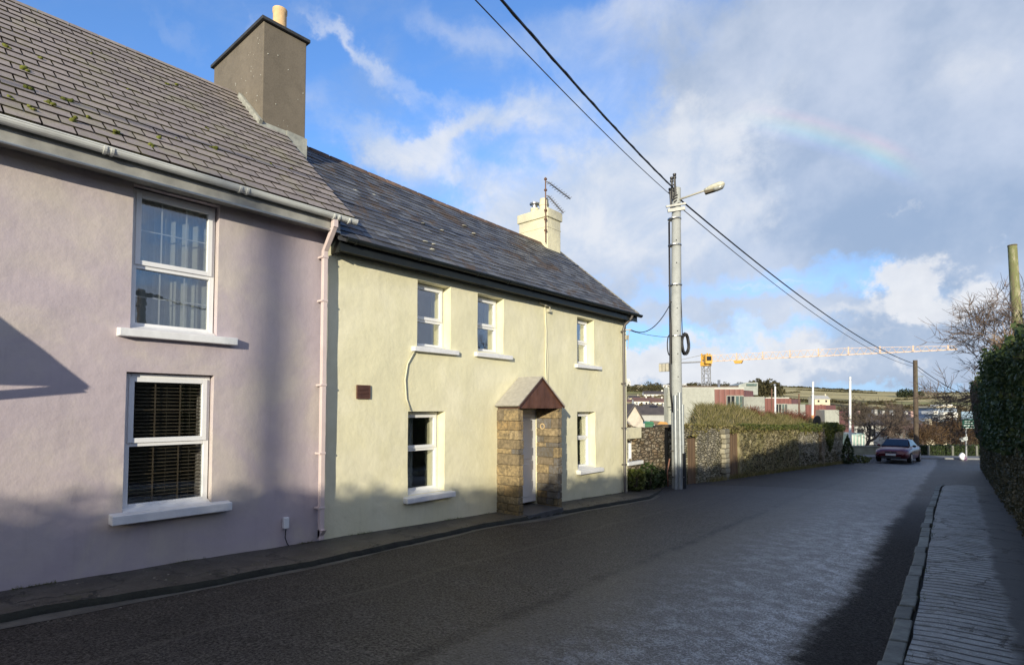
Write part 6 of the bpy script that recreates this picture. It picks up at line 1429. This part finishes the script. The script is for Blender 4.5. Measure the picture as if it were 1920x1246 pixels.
q = MB(); q.box(-.30, .30, 2.285, 2.305, .56, .66); q.build('grille', BLACKM, car, local=True)
q = MB(); q.box(-.045, .045, 2.30, 2.32, .58, .67); q.build('badge', CHR, car, local=True)
q = MB(); q.box(-.26, .26, 2.305, 2.325, .42, .53); q.build('number_plate', SWH, car, bevel=.006, local=True)
q = MB(); q.box(-.50, .50, 2.27, 2.30, .24, .38); q.build('air_intake', BLACKM, car, local=True)
# drive direction: the nose points back along the road towards the camera, turned a little to the left
cdir = Vector((-.06-pcar.x*0, -1, 0)); car.rotation_euler = (math.atan(-.03), 0, math.atan2(-(-.05), -1))
car.rotation_euler = (0.035, 0, math.radians(180-4))
# ---------------------------------------------------------------- things behind the viewer that light, shade or reflect
bpl = thing('wooden_pole', 'wooden pole carrying the overhead cables behind the viewer', 'pole', (1.3, -24, G(-24)))
q = MB(); q.tube([(1.3, -24, -1.2), (1.3, -24, 6.9)], [.15, .12], 12); q.build('pole', WOODP, bpl, smooth=True)
q = MB(); q.bar((.3, -24, 6.6), (2.3, -24, 6.6), .1); q.build('crossarm', WOODP, bpl)
o = thing('wooden_pole', 'wooden pole with crossarm behind the hedge, mirrored in the upper pink house window', 'pole', (13.5, 7.8, -1))
q = MB(); q.tube([(13.5, 7.8, -1.5), (13.5, 7.8, 5.1)], [.22, .17], 12); q.build('pole', WOODP, o, smooth=True)
q = MB(); q.bar((13.4, 7.1, 4.9), (13.4, 8.6, 4.9), .12); q.bar((13.4, 7.2, 4.5), (13.4, 7.9, 4.2), .08); q.build('crossarm', WOODP, o)
cable('overhead_cable', (13.5, 7.8, 4.95), (14, -30, 6.5), .8, .03, 'cable behind the hedge running from the mirrored pole', n=16); cable('overhead_cable', (13.5, 7.8, 4.95), (14, 42, 3.5), .8, .03, 'second cable behind the hedge running from the mirrored pole', n=16)
# pole whose soft vertical shadow falls on the pink wall
k = 34; sx0, sy0 = -7+SX*k, 3.45+SY*k
o = thing('wooden_pole', 'plain wooden pole in the hedge behind the viewer, shading the pink wall', 'pole', (sx0, sy0, -1.2))
q = MB(); q.tube([(sx0, sy0, -1.6), (sx0, sy0, 8.75)], [.135, .125], 12); q.build('pole', WOODP, o, smooth=True)
q = MB(); q.lathe((sx0, sy0, 8.70), [(.13, 0), (.13, .04)], 12); q.build('band', STEEL, o)
